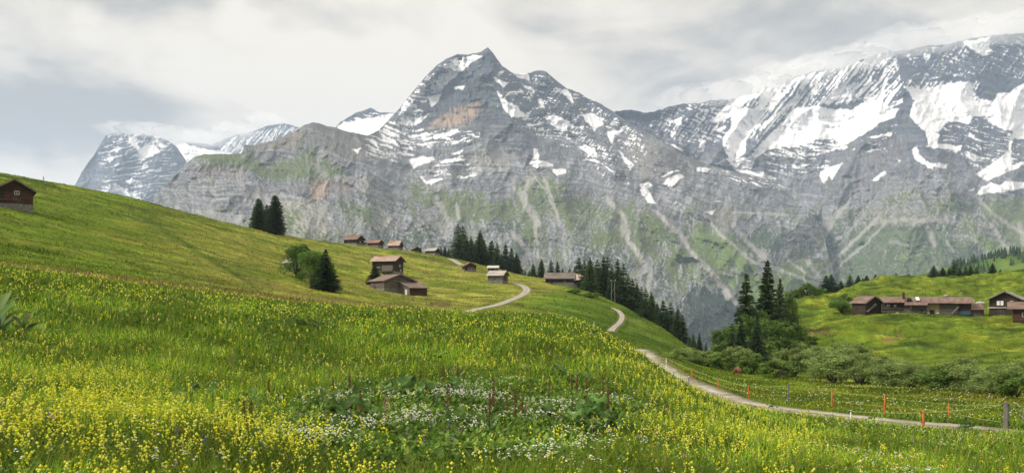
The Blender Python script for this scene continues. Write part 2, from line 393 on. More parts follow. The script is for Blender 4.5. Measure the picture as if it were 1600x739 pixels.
def attr_mat(name, attr='tint', nscale=.6, amp=.35, bump=0.0, bscale=1.0, rough=.95, fine=None):
    m, nt, b = mat_base(name); l = nt.links.new
    at_ = nd(nt, 'ShaderNodeAttribute', attribute_name=attr); geo = nd(nt, 'ShaderNodeNewGeometry')
    n = nd(nt, 'ShaderNodeTexNoise'); l(geo.outputs['Position'], n.inputs['Vector']); n.inputs['Scale'].default_value = nscale
    n.inputs['Detail'].default_value = 6; n.inputs['Roughness'].default_value = .65
    mr = nd(nt, 'ShaderNodeMapRange'); l(n.outputs['Fac'], mr.inputs[0]); mr.inputs[1].default_value = .25; mr.inputs[2].default_value = .75
    mr.inputs[3].default_value = 1 - amp; mr.inputs[4].default_value = 1 + amp
    s = nd(nt, 'ShaderNodeVectorMath', operation='SCALE'); l(at_.outputs['Color'], s.inputs[0]); l(mr.outputs[0], s.inputs['Scale'])
    l(s.outputs[0], b.inputs['Base Color']); b.inputs['Roughness'].default_value = rough
    if bump:
        n2_ = nd(nt, 'ShaderNodeTexNoise'); l(geo.outputs['Position'], n2_.inputs['Vector']); n2_.inputs['Scale'].default_value = bscale; n2_.inputs['Detail'].default_value = 6
        n2_.inputs['Roughness'].default_value = .7
        bp = nd(nt, 'ShaderNodeBump'); l(n2_.outputs['Fac'], bp.inputs['Height']); bp.inputs['Distance'].default_value = bump; bp.inputs['Strength'].default_value = 1
        l(bp.outputs[0], b.inputs['Normal'])
    return m
M_GROUND = attr_mat('alpine_turf', nscale=1.3, amp=.38, bump=.5, bscale=1.6)
M_GROUND.node_tree.nodes['Principled BSDF'].inputs['Specular IOR Level'].default_value = .05
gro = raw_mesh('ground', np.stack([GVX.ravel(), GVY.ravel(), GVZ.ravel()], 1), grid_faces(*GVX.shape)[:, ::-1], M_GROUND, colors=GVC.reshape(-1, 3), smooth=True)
tag(gro, kind='structure')

# roads and tracks
def gravel_mat():
    m, nt, b = mat_base('gravel'); l = nt.links.new
    geo = nd(nt, 'ShaderNodeNewGeometry'); n = nd(nt, 'ShaderNodeTexNoise'); l(geo.outputs['Position'], n.inputs['Vector']); n.inputs['Scale'].default_value = 1.1
    n.inputs['Detail'].default_value = 9; n.inputs['Roughness'].default_value = .75
    c = nd(nt, 'ShaderNodeValToRGB'); l(n.outputs['Fac'], c.inputs[0])
    c.color_ramp.elements[0].position = .3; c.color_ramp.elements[0].color = (.17, .15, .12, 1)
    c.color_ramp.elements[1].position = .7; c.color_ramp.elements[1].color = (.40, .36, .31, 1)
    at_ = nd(nt, 'ShaderNodeAttribute', attribute_name='tint'); mx_ = nd(nt, 'ShaderNodeMix', data_type='RGBA', blend_type='MULTIPLY'); mx_.inputs['Factor'].default_value = 1
    l(c.outputs[0], mx_.inputs['A']); l(at_.outputs['Color'], mx_.inputs['B']); l(mx_.outputs['Result'], b.inputs['Base Color'])
    bp = nd(nt, 'ShaderNodeBump'); l(n.outputs['Fac'], bp.inputs['Height']); bp.inputs['Distance'].default_value = .06; l(bp.outputs[0], b.inputs['Normal'])
    return m
M_GRAVEL = gravel_mat()
for (name, line, w), rz in zip(ROADS, ROADZ):
    a = np.array(line); seg = np.linalg.norm(np.diff(a, axis=0), axis=1); s = np.concatenate([[0], np.cumsum(seg)])
    n = int(s[-1] / .5) + 2; q = np.linspace(0, s[-1], n); cx = np.interp(q, s, a[:, 0]); cy = np.interp(q, s, a[:, 1])
    tx = np.gradient(cx); ty = np.gradient(cy); ln = np.hypot(tx, ty); tx /= ln; ty /= ln
    K = 13; o = np.linspace(-1, 1, K)[None] * w / 2 * (1 + .12 * np.sign(np.linspace(-1, 1, K))[None] * 0)
    edge = 1 + .22 * fbm(q / 1.7, q * 0 + 5, 3, 7)[:, None]; o = o * edge
    X = cx[:, None] + ty[:, None] * o; Y = cy[:, None] - tx[:, None] * o
    Z = np.maximum(ground(X, Y), 0 * X - 1e9) + .035 + .03 * (1 - (o / (w / 2)) ** 2)
    if name != 'gravel_road': Z += .05
    t = np.ones(X.shape + (3,))
    if name == 'gravel_road':
        pxr = HX + F * X / Y
        mid = np.exp(-((o + 0.1) / .28) ** 2) * sstep(0, .35, fbm(X / 2.2, Y / 2.2, 3, 12) + .28 + .55 * np.exp(-((pxr - 1105) / 45) ** 2))
        t = paint(t, (.38, .55, .12), np.clip(mid, 0, 1) * .9)
        t = paint(t, (.62, .58, .50), .65 * sstep(-.1, .4, fbm(X / 3, Y / 3, 3, 14)))
        rut = np.exp(-((np.abs(o) - .85) / .3) ** 2); t = t * (1 + .25 * rut[..., None]) * (1 - .28 * (1 - rut)[..., None] * sstep(-.3, .4, fbm(X / 1.1, Y / 1.1, 3, 15))[..., None])
        t = paint(t, (.35, .50, .14), .8 * sstep(.72, 1.0, np.abs(o) / (w / 2) + .35 * fbm(X / .9, Y / .9, 3, 16)))
    else:
        t = paint(t * 1.0, (.50, .62, .22), .55 * np.exp(-(o / .35) ** 2) * sstep(-.3, .3, fbm(X / 4, Y / 4, 3, 17)))
    oo = raw_mesh(name, np.stack([X.ravel(), Y.ravel(), Z.ravel()], 1), grid_faces(n, K), M_GRAVEL, colors=t.reshape(-1, 3), smooth=True)
    tag(oo, kind='structure')
# ---------------------------------------------------------------- mountains
M_MOUNT = attr_mat('mountain_rock_snow_and_alp', nscale=.05, amp=.22, bump=7.0, bscale=.05)
C2 = (450, 60, 2.64); C3 = (800, 60, 2.64); C4 = (1150, 40, 2.64); CB = (400, 190, 3.696); CC = (640, 230, 3.696)
CD = (880, 300, 3.696); CE = (1060, 300, 3.696); CG = (1200, 260, 3.695); CA = (0, 150, 2.955); CS = (220, 180, 6.154)
TILT_X = np.arange(0, 2000, 10.0)
TILT_H = np.cumsum(np.interp(TILT_X, [200, 300, 420, 500, 620, 670, 740, 860, 960, 1050, 1250, 1330, 1440, 1500, 1700], [-.25, .08, -.05, .40, .42, -.12, -.05, .12, .25, .35, .25, -.25, -.10, .22, .3])) * 10
def mountain(name, xr, dx, crest, base, rows, depth, ridges, snow, dust, grass, screes, tones, hi, seed, jag=2.0, relief=1.0, alp=0.0):
    X1 = np.arange(xr[0], xr[1], dx)
    cx = [p[0] for p in crest]; cy = [p[1] for p in crest]
    cr_ = np.interp(X1, cx, cy) + jag * 1.6 * fbm(X1 / 14, X1 * 0 + seed, 4, seed, .6)
    bs = np.full_like(X1, base) if np.isscalar(base) else np.interp(X1, [p[0] for p in base], [p[1] for p in base])
    t = np.linspace(0, 1, rows)[:, None]
    PY = cr_[None] + (bs - cr_)[None] * t; PX = np.repeat(X1[None], rows, 0)
    fit = tps_fit([(a / 200, b / 200) for a, b, _ in depth], [math.log(d) for *_, d in depth], 1e-3)
    lD = tps_eval(fit, PX / 200, PY / 200); D = np.exp(lD)
    wx = 9 * fbm(PX / 45, PY / 45, 4, seed + 1); wy = 9 * fbm(PX / 45 + 9, PY / 45, 4, seed + 2)
    wx2 = 3 * fbm(PX / 12, PY / 12, 3, seed + 3); wy2 = 2.5 * fbm(PX / 12 + 9, PY / 12, 3, seed + 4)
    X = PX + wx; Y = PY + wy
    u = D * .00060 * relief
    # buttresses and gullies: ribs that run down the fall line, crossed by ledges
    rel = 60 * (ridged(X / 95, Y / 120, 5, seed + 5) - .45) + 9 * (ridged(X / 24, Y / 34, 5, seed + 6) - .45) + 3.0 * (ridged(X / 6, Y / 8, 4, seed + 26) - .45)
    hq = np.interp(X1, TILT_X, TILT_H)[None]          # the dip of the rock beds
    q = PY - hq + 6 * fbm(PX / 80, PY / 50, 3, seed + 50) + .5 * wy
    led = ((q + 3 * fbm(X / 60, Y / 60, 3, seed + 7)) / 10.0); lw = 1 - np.abs((led % 1) - .5) * 2
    rel = rel + 3.6 * (lw ** 2) * sstep(-.3, .3, fbm(X / 50, Y / 30, 3, seed + 8)) + 3.2 * fbm(X / 26, q / 3.4, 4, seed + 9)
    for pts, w, a in ridges:
        d, _ = seg_dist(X, Y, pts); rel = rel + a * np.clip(1 - d / w, 0, 1) ** 1.2
    env = sstep(0, 10, PY - cr_[None]) * .85 + .15
    D2 = D - rel * u * env
    # concavity of the real relief: snow and scree collect where it is hollow or flat
    g = np.gradient(rel, axis=0); lap = (np.roll(rel, 2, 1) + np.roll(rel, -2, 1) + np.roll(rel, 2, 0) + np.roll(rel, -2, 0) - 4 * rel)
    k1 = np.clip(-g * .35, -1, 1); k2 = np.clip(lap * .12, -1, 1)
    n_l = fbm((PX + wx2) / 26, (q + .5 * wy2) / 3.4, 4, seed + 10, .5)
    n_g = fbm((PX + .8 * wx + .3 * wx2 + .75 * PY) / 5.0, (PY + .4 * wy2) / 34, 4, seed + 11, .55)
    n_i = fbm(PX / 7, PY / 7, 5, seed + 12, .6); n_b = fbm(PX / 60, PY / 35, 5, seed + 13)
    XX = PX + wx2 * .9; YY = PY + wy2 * .9
    h = sstep(hi[0], hi[1], PY + 18 * n_b)[..., None]       # 0 high, 1 low
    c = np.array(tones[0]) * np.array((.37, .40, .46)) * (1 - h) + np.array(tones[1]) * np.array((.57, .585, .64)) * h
    st = fbm((PX + wx) / 60, q / 4.6, 5, seed + 14, .62); ln = 1 - np.clip(np.abs(perlin((PX + wx) / 55, q / 4.2, seed + 51)) * 7, 0, 1); ck = ridged((PX + .6 * wx) / 20, (PY + wy) / 44, 4, seed + 52); st2 = fbm((PX + wx) / 5, (PY + wy) / 34, 4, seed + 15, .6)  # ln paints thin dark strata lines, ledge shadow put into the rock colour
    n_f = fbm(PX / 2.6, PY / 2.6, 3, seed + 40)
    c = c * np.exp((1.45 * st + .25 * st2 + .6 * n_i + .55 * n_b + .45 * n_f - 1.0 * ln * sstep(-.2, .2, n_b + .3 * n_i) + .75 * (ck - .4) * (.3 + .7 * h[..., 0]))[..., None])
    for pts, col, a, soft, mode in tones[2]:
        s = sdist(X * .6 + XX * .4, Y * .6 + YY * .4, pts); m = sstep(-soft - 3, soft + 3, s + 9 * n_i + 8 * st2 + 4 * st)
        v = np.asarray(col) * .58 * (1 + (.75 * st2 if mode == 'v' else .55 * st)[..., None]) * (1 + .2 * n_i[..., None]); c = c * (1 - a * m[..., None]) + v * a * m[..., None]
    # alp grass and forest
    gmask = np.zeros_like(PX); gcol = np.zeros(PX.shape + (3,)); gcol[:] = (.100, .125, .045)
    for pts, a, col in grass:
        s = sdist(X * .7 + XX * .3, Y * .7 + YY * .3, pts); v = a * sstep(-17, 13, s + 9 * n_i + 9 * n_b)
        gcol = np.where((v > gmask)[..., None], np.asarray(col), gcol); gmask = np.maximum(gmask, v)
    gmask = np.maximum(gmask, alp * sstep(290, 390, PY))
    gp = .94 * sstep(.30, .66, gmask + .40 * st + .40 * n_i + .30 * n_b - .30 * k2 - .5 * (ck - .45))
    gcol = gcol * (1 + .5 * n_i[..., None]) * (1 + .35 * fbm(PX / 18, PY / 9, 4, seed + 16)[..., None])
    c = c * (1 - gp[..., None]) + gcol * gp[..., None]
    sv = np.array((.29, .28, .26))
    for pts, w, a in screes:
        d, par = seg_dist(PX + wx * .35 + wx2 * .7, PY + wy * .35 + wy2 * .7, pts); m = a * (1 - sstep(w * .25, w, d + w * .6 * n_i)); c = c * (1 - m[..., None]) + sv * (1 + .25 * n_i[..., None]) * m[..., None]
    # pale dry couloirs in the hollows of the lower walls
    m = .55 * sstep(.25, .8, k2 + .6 * st2) * h[..., 0] * (1 - .6 * gp); c = c * (1 - m[..., None]) + sv * m[..., None]
    # snow
    sm = np.zeros_like(PX)
    for pts in snow:
        s = sdist(XX, YY, pts); sm = np.maximum(sm, sstep(-.8, 1.0, s + 2.0 * n_i + 1.3 * n_l))
    for pts, a, mode, soft in dust:
        s = sstep(-soft, soft, sdist(X, Y, pts)); nn = n_l if mode == 'l' else n_g if mode == 'g' else .5 * (n_l + n_g)
        sm = np.maximum(sm, sstep(.37, .53, (a * s) + (.95 * nn + .16 * n_i + .05 * n_f + .12 * k1 + .12 * k2) - (1 - s) * .6))
    sc = np.array((.70, .70, .71)) * (1 + .10 * n_i[..., None]); sc = sc * (1 - .16 * sstep(.1, .6, n_l)[..., None])
    c = c * (1 - sm[..., None]) + sc * sm[..., None]
    c = np.clip(c, .01, .80)
    Xw = (PX - HX) / F * D2; Yw = D2; Zw = (HY - PY) / F * D2
    # the far side of the mountain
    bx, by, bz, bc = [], [], [], []
    for k in range(5, 0, -1):
        f = 1 + .016 * k
        bx.append(Xw[0] * f); by.append(Yw[0] * f); bz.append(Zw[0] - (220 * k + 60 * k * fbm(X1 / 30, X1 * 0 + k, 3, seed + 30)) * D[0] / 6000); bc.append(c[0])
    Xw = np.concatenate([np.array(bx), Xw]); Yw = np.concatenate([np.array(by), Yw]); Zw = np.concatenate([np.array(bz), Zw]); c = np.concatenate([np.array(bc), c])
    o = raw_mesh(name, np.stack([Xw.ravel(), Yw.ravel(), Zw.ravel()], 1), grid_faces(*Xw.shape)[:, ::-1], M_MOUNT, colors=c.reshape(-1, 3), smooth=True)
    return tag(o, kind='structure')

G1 = (.070, .096, .022); G2 = (.085, .130, .022); GD = (.034, .056, .026); GF = (.012, .026, .018)
# the distant dark peak at the left and the snow saddle beside it
mountain('far_mountain', (100, 320), .9, [(100, 318), (108, 302), (120, 285), (128, 268), (150, 237), (165, 212), (180, 207), (200, 210), (225, 209), (255, 216), (275, 228), (290, 250), (305, 285), (320, 310)], 345, 170,
         [(110, 300, 11200), (180, 210, 11600), (300, 280, 11700), (200, 300, 10800), (110, 345, 10600), (300, 345, 10700), (240, 260, 11000)],
         [([(180, 207), (190, 240), (170, 290)], 25, 50), ([(270, 228), (240, 260), (230, 300)], 22, 50)],
         [cv(*CA, (635, 250), (680, 225), (720, 230), (745, 255), (700, 280), (650, 290)), cv(*CA, (590, 178), (640, 230), (660, 250), (640, 262), (600, 220)), cv(*CA, (520, 250), (550, 235), (560, 245), (540, 262)),
          cv(*CA, (500, 265), (525, 280), (520, 300), (495, 290)), cv(*CA, (460, 438), (520, 425), (530, 400), (570, 430), (600, 450), (650, 462), (655, 480), (560, 458)), cv(*CA, (580, 390), (610, 380), (630, 390), (600, 410)),
          cv(*CA, (600, 440), (640, 455), (660, 478), (600, 470)), cv(*CA, (720, 200), (780, 230), (750, 245), (715, 215))],
         [([(150, 225), (180, 205), (270, 220), (285, 260), (250, 320), (150, 310)], .30, 'l', 14), ([(170, 200), (270, 212), (275, 240), (180, 225)], .42, 'b', 8)], [], [],
         ((.13, .14, .17), (.15, .16, .19), []), (200, 330), 101, 1.2, .8)
mountain('snow_saddle', (255, 520), .9, [(255, 235), (285, 224), (300, 222), (330, 226), (360, 214), (390, 207), (420, 196), (445, 193), (470, 200), (520, 215)], 300, 110,
         [(260, 230, 13500), (440, 195, 13000), (520, 215, 13200), (300, 300, 12300), (500, 300, 12200), (350, 250, 12800)], [],
         [cv(*CS, (300, 262), (410, 272), (480, 295), (600, 318), (800, 345), (890, 375), (900, 420), (540, 420), (460, 540), (380, 600), (300, 500)), [(300, 240), (345, 238), (370, 246), (300, 290)]],
         [([(330, 222), (440, 190), (500, 200), (500, 245), (350, 245)], .50, 'g', 8)], [], [], ((.15, .17, .21), (.16, .18, .22), []), (200, 330), 131, 1.6, .8)
mountain('snow_shoulder', (505, 700), .9, [(505, 222), (520, 203), (532, 191), (555, 177), (578, 169), (592, 175), (625, 178), (645, 165), (700, 150)], 235, 70,
         [(520, 200, 8800), (700, 150, 9000), (520, 235, 8200), (700, 235, 8300), (600, 200, 8500)], [],
         [[(535, 192), (560, 188), (595, 180), (640, 175), (700, 160), (700, 240), (530, 235), (520, 205)]], [([(530, 190), (578, 170), (600, 180), (545, 195)], .35, 'l', 4)], [], [],
         ((.15, .16, .18), (.15, .16, .18), []), (200, 330), 141, 1.5, .7)
# the central massif with its near buttress
mountain('central_mountain', (222, 1330), 1.0,
         [(222, 335), (232, 316), (250, 298), (270, 276), (290, 256), (303, 246), (320, 241), (350, 241), (378, 240), (382, 227), (400, 226), (430, 219), (460, 206), (475, 196), (490, 191), (505, 195), (520, 199), (545, 206), (560, 209), (575, 212), (592, 204), (605, 190), (622, 172),
          (640, 150), (655, 132), (680, 104), (700, 91), (715, 85), (728, 86), (742, 84), (752, 81), (762, 74), (771, 84), (785, 104), (800, 114), (815, 116), (830, 114), (842, 110), (853, 112), (868, 125), (885, 138), (905, 145), (920, 155), (940, 163), (951, 170), (975, 187), (1008, 204),
          (1042, 227), (1073, 246), (1114, 260), (1150, 268), (1200, 279), (1235, 297), (1262, 325), (1285, 362), (1295, 400), (1310, 450), (1330, 500)], 565, 430,
         [(230, 320, 4400), (300, 250, 4550), (400, 230, 4750), (490, 192, 5000), (560, 212, 5150), (300, 350, 3700), (450, 285, 4250), (450, 300, 4100), (450, 370, 3500), (550, 370, 3600), (600, 232, 5300), (640, 262, 5300), (592, 205, 6000), (690, 97, 6600), (762, 78, 6600),
          (850, 112, 6800), (951, 170, 6900), (700, 200, 5900), (800, 250, 5400), (700, 255, 5200), (800, 330, 4500), (700, 380, 3900), (850, 400, 3900), (1000, 300, 5000), (950, 420, 3800), (1042, 227, 5900), (1114, 261, 6000), (1200, 285, 5900), (1100, 330, 5000), (1100, 450, 3700),
          (1200, 400, 4500), (1290, 430, 4800), (1100, 565, 2800), (900, 565, 2800), (500, 565, 2600), (230, 565, 2700), (1320, 565, 3900), (700, 565, 2700)],
         [([(762, 78), (785, 130), (797, 190), (830, 240), (890, 300)], 34, 70), ([(850, 112), (872, 160), (920, 205), (965, 260)], 30, 60), ([(690, 95), (655, 150), (618, 190)], 26, 50), ([(951, 170), (1010, 215), (1060, 280), (1090, 330)], 35, 50),
          ([(490, 192), (530, 240), (600, 290), (665, 345)], 34, 60), ([(303, 246), (345, 300), (400, 350)], 30, 45), ([(1015, 335), (1060, 380), (1115, 430)], 26, 70), ([(1098, 330), (1150, 395), (1230, 470)], 34, 70), ([(640, 150), (690, 200), (672, 258)], 20, 35),
          ([(800, 190), (760, 225), (700, 262)], 18, 30), ([(870, 290), (900, 380), (930, 450)], 30, 45), ([(760, 280), (770, 340), (800, 420)], 26, 35), ([(1114, 262), (1200, 300), (1260, 360)], 30, 35)],
         [cv(*C2, (640, 120), (700, 80), (780, 70), (797, 75), (760, 100), (720, 135), (690, 160), (650, 195), (645, 170), (665, 140)), cv(*C2, (575, 245), (600, 240), (635, 225), (620, 260), (590, 285)), cv(*C2, (500, 360), (540, 325), (580, 315), (560, 340), (510, 362)),
          cv(*C2, (840, 160), (870, 165), (910, 190), (885, 200), (860, 180)), cv(*C2, (862, 220), (885, 235), (900, 260), (940, 275), (960, 300), (1000, 325), (920, 325), (900, 300), (885, 280)), cv(*C2, (1060, 320), (1110, 318), (1165, 345), (1150, 375), (1110, 375), (1065, 345)),
          cv(*C2, (497, 500), (540, 490), (600, 492), (607, 505), (560, 515), (530, 525), (520, 545), (508, 520)), cv(*C2, (620, 505), (722, 494), (722, 506), (640, 515)), cv(*C2, (1015, 458), (1032, 458), (1032, 500), (1085, 513), (1097, 527), (1050, 527), (1025, 537), (998, 517), (1010, 490)),
          cv(*C2, (1085, 540), (1150, 538), (1150, 558), (1110, 567)), cv(*C2, (675, 477), (722, 459), (717, 472), (690, 484)), cv(*C2, (695, 573), (782, 559), (782, 566), (710, 579)), cv(*C2, (548, 570), (572, 588), (640, 573), (640, 581), (592, 604), (558, 592)),
          cv(*C2, (600, 400), (700, 375), (702, 387), (640, 412), (600, 418)), cv(*C2, (968, 194), (1000, 198), (1018, 216), (990, 214)), cv(*C2, (925, 133), (990, 148), (1002, 178), (975, 172), (940, 158)), cv(*C2, (680, 200), (727, 194), (722, 210), (685, 214)),
          cv(*C2, (985, 355), (1045, 350), (1045, 357), (990, 363)), cv(*C2, (1120, 215), (1150, 212), (1170, 235), (1180, 275), (1150, 245)), cv(*C2, (900, 222), (970, 217), (970, 224), (905, 228)), cv(*C2, (1030, 250), (1048, 248), (1058, 285), (1040, 285)),
          cv(*C3, (525, 602), (560, 593), (582, 605), (562, 622), (592, 684), (560, 677), (535, 642)), cv(*C3, (610, 612), (640, 580), (690, 558), (712, 570), (682, 592), (652, 622), (640, 602)), cv(*C3, (612, 572), (640, 553), (690, 542), (690, 549)),
          cv(*C3, (390, 385), (462, 378), (422, 402), (417, 442), (400, 418)), cv(*C3, (283, 315), (330, 308), (382, 350), (340, 382), (310, 347)), cv(*C3, (263, 440), (300, 450), (345, 458), (352, 492), (310, 477)), cv(*C3, (437, 455), (458, 500), (488, 548), (502, 520), (470, 490)),
          cv(*C3, (757, 533), (822, 535), (800, 552), (765, 552)), cv(*C3, (368, 518), (425, 552), (400, 545)), cv(*C3, (300, 500), (340, 495), (365, 512), (330, 508)), cv(*C3, (900, 532), (1000, 540), (1090, 575), (1100, 588), (1000, 566), (930, 548)), cv(*CE, (160, 118), (215, 105), (195, 130)), cv(*CE, (205, 52), (250, 55), (225, 64)),
          [(552, 233), (566, 231), (560, 240)], cv(*C2, (400, 410), (425, 402), (420, 418))],
         [([(560, 225), (600, 190), (690, 88), (735, 85), (700, 140), (665, 180), (640, 215), (650, 250), (570, 262)], .34, 'l', 12), ([(770, 100), (850, 108), (951, 168), (1010, 208), (1020, 250), (960, 262), (880, 235), (800, 205), (780, 150)], .26, 'b', 10),
          ([(590, 205), (700, 200), (760, 205), (750, 225), (640, 240), (600, 232)], .38, 'l', 9), ([(690, 95), (650, 125), (600, 200), (640, 205), (665, 160)], .36, 'b', 9), ([(640, 240), (740, 235), (760, 275), (660, 285)], .16, 'l', 8), ([(1010, 255), (1110, 262), (1100, 300), (1000, 300)], .10, 'b', 9),
          ([(880, 200), (960, 240), (1010, 290), (960, 300), (890, 250)], .16, 'b', 10), ([(1120, 258), (1200, 272), (1260, 310), (1200, 300), (1140, 285)], .26, 'l', 8), ([(760, 80), (800, 110), (800, 180), (770, 190), (740, 140)], .05, 'b', 8)],
         [(cv(*CS, (540, 385), (900, 375), (1050, 400), (1250, 500), (1500, 440), (1600, 560), (1300, 590), (1080, 530), (850, 500), (650, 420)), 1, G1), (cv(*CB, (0, 240), (60, 250), (200, 260), (250, 190), (330, 170), (400, 250), (520, 290), (430, 320), (220, 300), (0, 285)), .85, G1),
          (cv(*CB, (600, 440), (760, 490), (700, 560), (640, 620), (600, 520)), .6, G1), (cv(*CB, (180, 540), (290, 470), (230, 600), (200, 630)), .5, G1), (cv(*CB, (680, 630), (780, 640), (800, 720), (690, 720)), .8, GD), (cv(*CB, (470, 480), (600, 500), (560, 530)), .7, G1),
          (cv(*CB, (0, 290), (110, 300), (60, 420), (0, 440)), .5, GD), (cv(*CC, (0, 190), (120, 240), (190, 300), (60, 340), (0, 350)), .75, G1), (cv(*CC, (170, 300), (400, 275), (480, 330), (600, 335), (580, 430), (440, 405), (280, 415), (190, 385)), .95, G1),
          (cv(*CC, (640, 210), (760, 170), (860, 240), (960, 290), (960, 430), (860, 435), (800, 330), (760, 430), (700, 570), (640, 440), (610, 330)), .72, G1), (cv(*CC, (490, 445), (590, 440), (610, 510), (510, 500)), .95, GD), (cv(*CC, (595, 550), (665, 550), (680, 615), (600, 615)), .95, GD),
          (cv(*CC, (650, 480), (820, 500), (820, 580), (680, 580)), .6, G1), (cv(*CC, (0, 480), (220, 520), (240, 600), (0, 600)), .62, GD), (cv(*CD, (-60, -20), (260, 50), (270, 130), (200, 200), (60, 240), (-60, 180)), .66, G1), (cv(*CD, (140, 240), (340, 170), (365, 290), (260, 320), (150, 300)), .9, G1),
          (cv(*CD, (120, 330), (330, 300), (370, 400), (200, 380), (100, 400)), .55, GD), (cv(*CD, (500, 105), (650, 240), (570, 300), (520, 390), (410, 350), (440, 220)), 1, G1), (cv(*CD, (700, 310), (745, 350), (600, 420), (620, 360)), .9, G1), (cv(*CD, (740, 260), (800, 200), (860, 250), (960, 380), (960, 490), (840, 430), (750, 350)), 1, G2),
          (cv(*CD, (500, 420), (590, 420), (600, 560), (520, 540)), .6, GD), (cv(*CD, (620, 440), (720, 520), (700, 580), (620, 560)), .5, G1), (cv(*CE, (80, 300), (150, 200), (320, 280), (430, 430), (380, 470), (240, 400), (100, 370)), 1, G2), (cv(*CE, (150, 420), (300, 480), (350, 560), (280, 540), (170, 460)), .9, G2),
          (cv(*CE, (60, 110), (150, 170), (150, 240), (60, 250)), .6, G1), (cv(*CE, (480, 180), (620, 220), (720, 290), (760, 380), (640, 420), (480, 330), (400, 280)), .72, GD), (cv(*CE, (560, 430), (720, 390), (820, 520), (760, 600), (560, 600)), .92, G2), (cv(*CE, (340, 230), (480, 340), (620, 440), (520, 460), (380, 340)), .55, GD),
          (cv(*CE, (40, 640), (110, 540), (330, 620), (420, 900), (-60, 900)), 1.25, GF), (cv(*CE, (120, 470), (230, 540), (200, 620), (120, 560)), .6, G2), (cv(*CE, (350, 500), (600, 470), (700, 640), (400, 700)), 1.0, G2), ([(900, 300), (1000, 330), (980, 380), (900, 360)], .55, G1)],
         [(cv(*CC, (705, 190), (640, 260), (700, 370), (740, 440)), 9, .8), (cv(*CC, (780, 190), (850, 380), (865, 450)), 4, .8), (cv(*CC, (150, 290), (220, 420)), 6, .6), (cv(*CC, (270, 330), (290, 410)), 4, .8), (cv(*CC, (720, 430), (740, 560)), 4, .6), (cv(*CC, (595, 500), (690, 610), (640, 680)), 7, .7),
          (cv(*CC, (700, 130), (790, 260), (820, 330)), 3, .6), (cv(*CD, (255, 45), (350, 140), (372, 280), (450, 380), (500, 480), (490, 570)), 6, .75), (cv(*CD, (530, 110), (680, 250), (760, 370), (880, 480), (950, 610)), 5, .85), (cv(*CD, (340, 130), (330, 220), (420, 330), (480, 420)), 5, .6),
          (cv(*CD, (850, 100), (800, 150), (740, 190)), 6, .4), (cv(*CE, (0, 225), (70, 330), (200, 470), (330, 640)), 5, .85), (cv(*CE, (150, 130), (250, 250), (420, 400), (560, 440), (800, 530)), 4.5, .8), (cv(*CE, (315, 185), (380, 270), (470, 350), (520, 400)), 6, .75), (cv(*CE, (640, 405), (830, 520)), 4, .8),
          (cv(*CE, (600, 190), (760, 240), (810, 300)), 3, .5), (cv(*CE, (320, 118), (480, 125), (630, 130)), 3, .7), (cv(*CE, (190, 470), (300, 600)), 4, .7), (cv(*CB, (380, 180), (340, 250), (400, 310)), 9, .5), (cv(*CB, (480, 320), (620, 330), (760, 480)), 6, .35), (cv(*CB, (760, 420), (860, 400)), 5, .45),
          (cv(*CE, (750, 400), (830, 520)), 5, .8), (cv(*CB, (290, 180), (300, 290)), 3, .4)],
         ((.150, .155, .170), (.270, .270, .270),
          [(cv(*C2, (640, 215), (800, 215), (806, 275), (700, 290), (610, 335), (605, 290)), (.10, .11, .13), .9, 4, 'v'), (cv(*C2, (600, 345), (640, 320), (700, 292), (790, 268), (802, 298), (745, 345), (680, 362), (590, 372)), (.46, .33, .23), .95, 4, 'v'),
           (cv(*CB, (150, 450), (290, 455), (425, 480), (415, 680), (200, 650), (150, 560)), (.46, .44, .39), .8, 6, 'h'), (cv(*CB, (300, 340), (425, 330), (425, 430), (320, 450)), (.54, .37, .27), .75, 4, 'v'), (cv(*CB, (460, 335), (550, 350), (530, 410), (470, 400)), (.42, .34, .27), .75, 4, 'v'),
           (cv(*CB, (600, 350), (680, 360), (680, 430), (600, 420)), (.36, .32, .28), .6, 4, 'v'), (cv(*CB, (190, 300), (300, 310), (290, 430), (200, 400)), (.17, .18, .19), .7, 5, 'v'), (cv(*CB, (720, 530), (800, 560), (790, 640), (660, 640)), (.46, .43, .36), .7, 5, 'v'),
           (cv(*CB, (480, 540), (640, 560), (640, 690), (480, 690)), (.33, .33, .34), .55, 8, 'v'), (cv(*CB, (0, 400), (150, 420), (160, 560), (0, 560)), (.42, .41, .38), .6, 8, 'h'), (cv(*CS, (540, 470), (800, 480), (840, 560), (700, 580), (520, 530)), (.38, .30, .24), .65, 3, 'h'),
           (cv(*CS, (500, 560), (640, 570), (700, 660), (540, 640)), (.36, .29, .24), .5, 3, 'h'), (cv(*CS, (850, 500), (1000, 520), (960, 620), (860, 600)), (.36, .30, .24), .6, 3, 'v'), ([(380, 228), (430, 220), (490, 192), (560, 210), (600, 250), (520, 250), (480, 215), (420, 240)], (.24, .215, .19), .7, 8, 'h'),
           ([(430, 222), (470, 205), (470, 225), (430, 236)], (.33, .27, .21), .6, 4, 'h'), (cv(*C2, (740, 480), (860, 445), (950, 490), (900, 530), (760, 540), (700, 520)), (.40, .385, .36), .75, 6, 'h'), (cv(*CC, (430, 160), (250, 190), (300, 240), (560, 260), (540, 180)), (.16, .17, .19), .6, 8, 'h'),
           (cv(*C2, (450, 470), (740, 455), (740, 490), (640, 560), (500, 500)), (.15, .165, .19), .6, 8, 'h'), ([(975, 205), (1042, 228), (1080, 250), (1080, 285), (1010, 280), (980, 250)], (.235, .215, .205), .75, 10, 'h'), (cv(*CE, (170, 130), (300, 70), (340, 130), (290, 230), (200, 210)), (.27, .235, .215), .7, 6, 'h'),
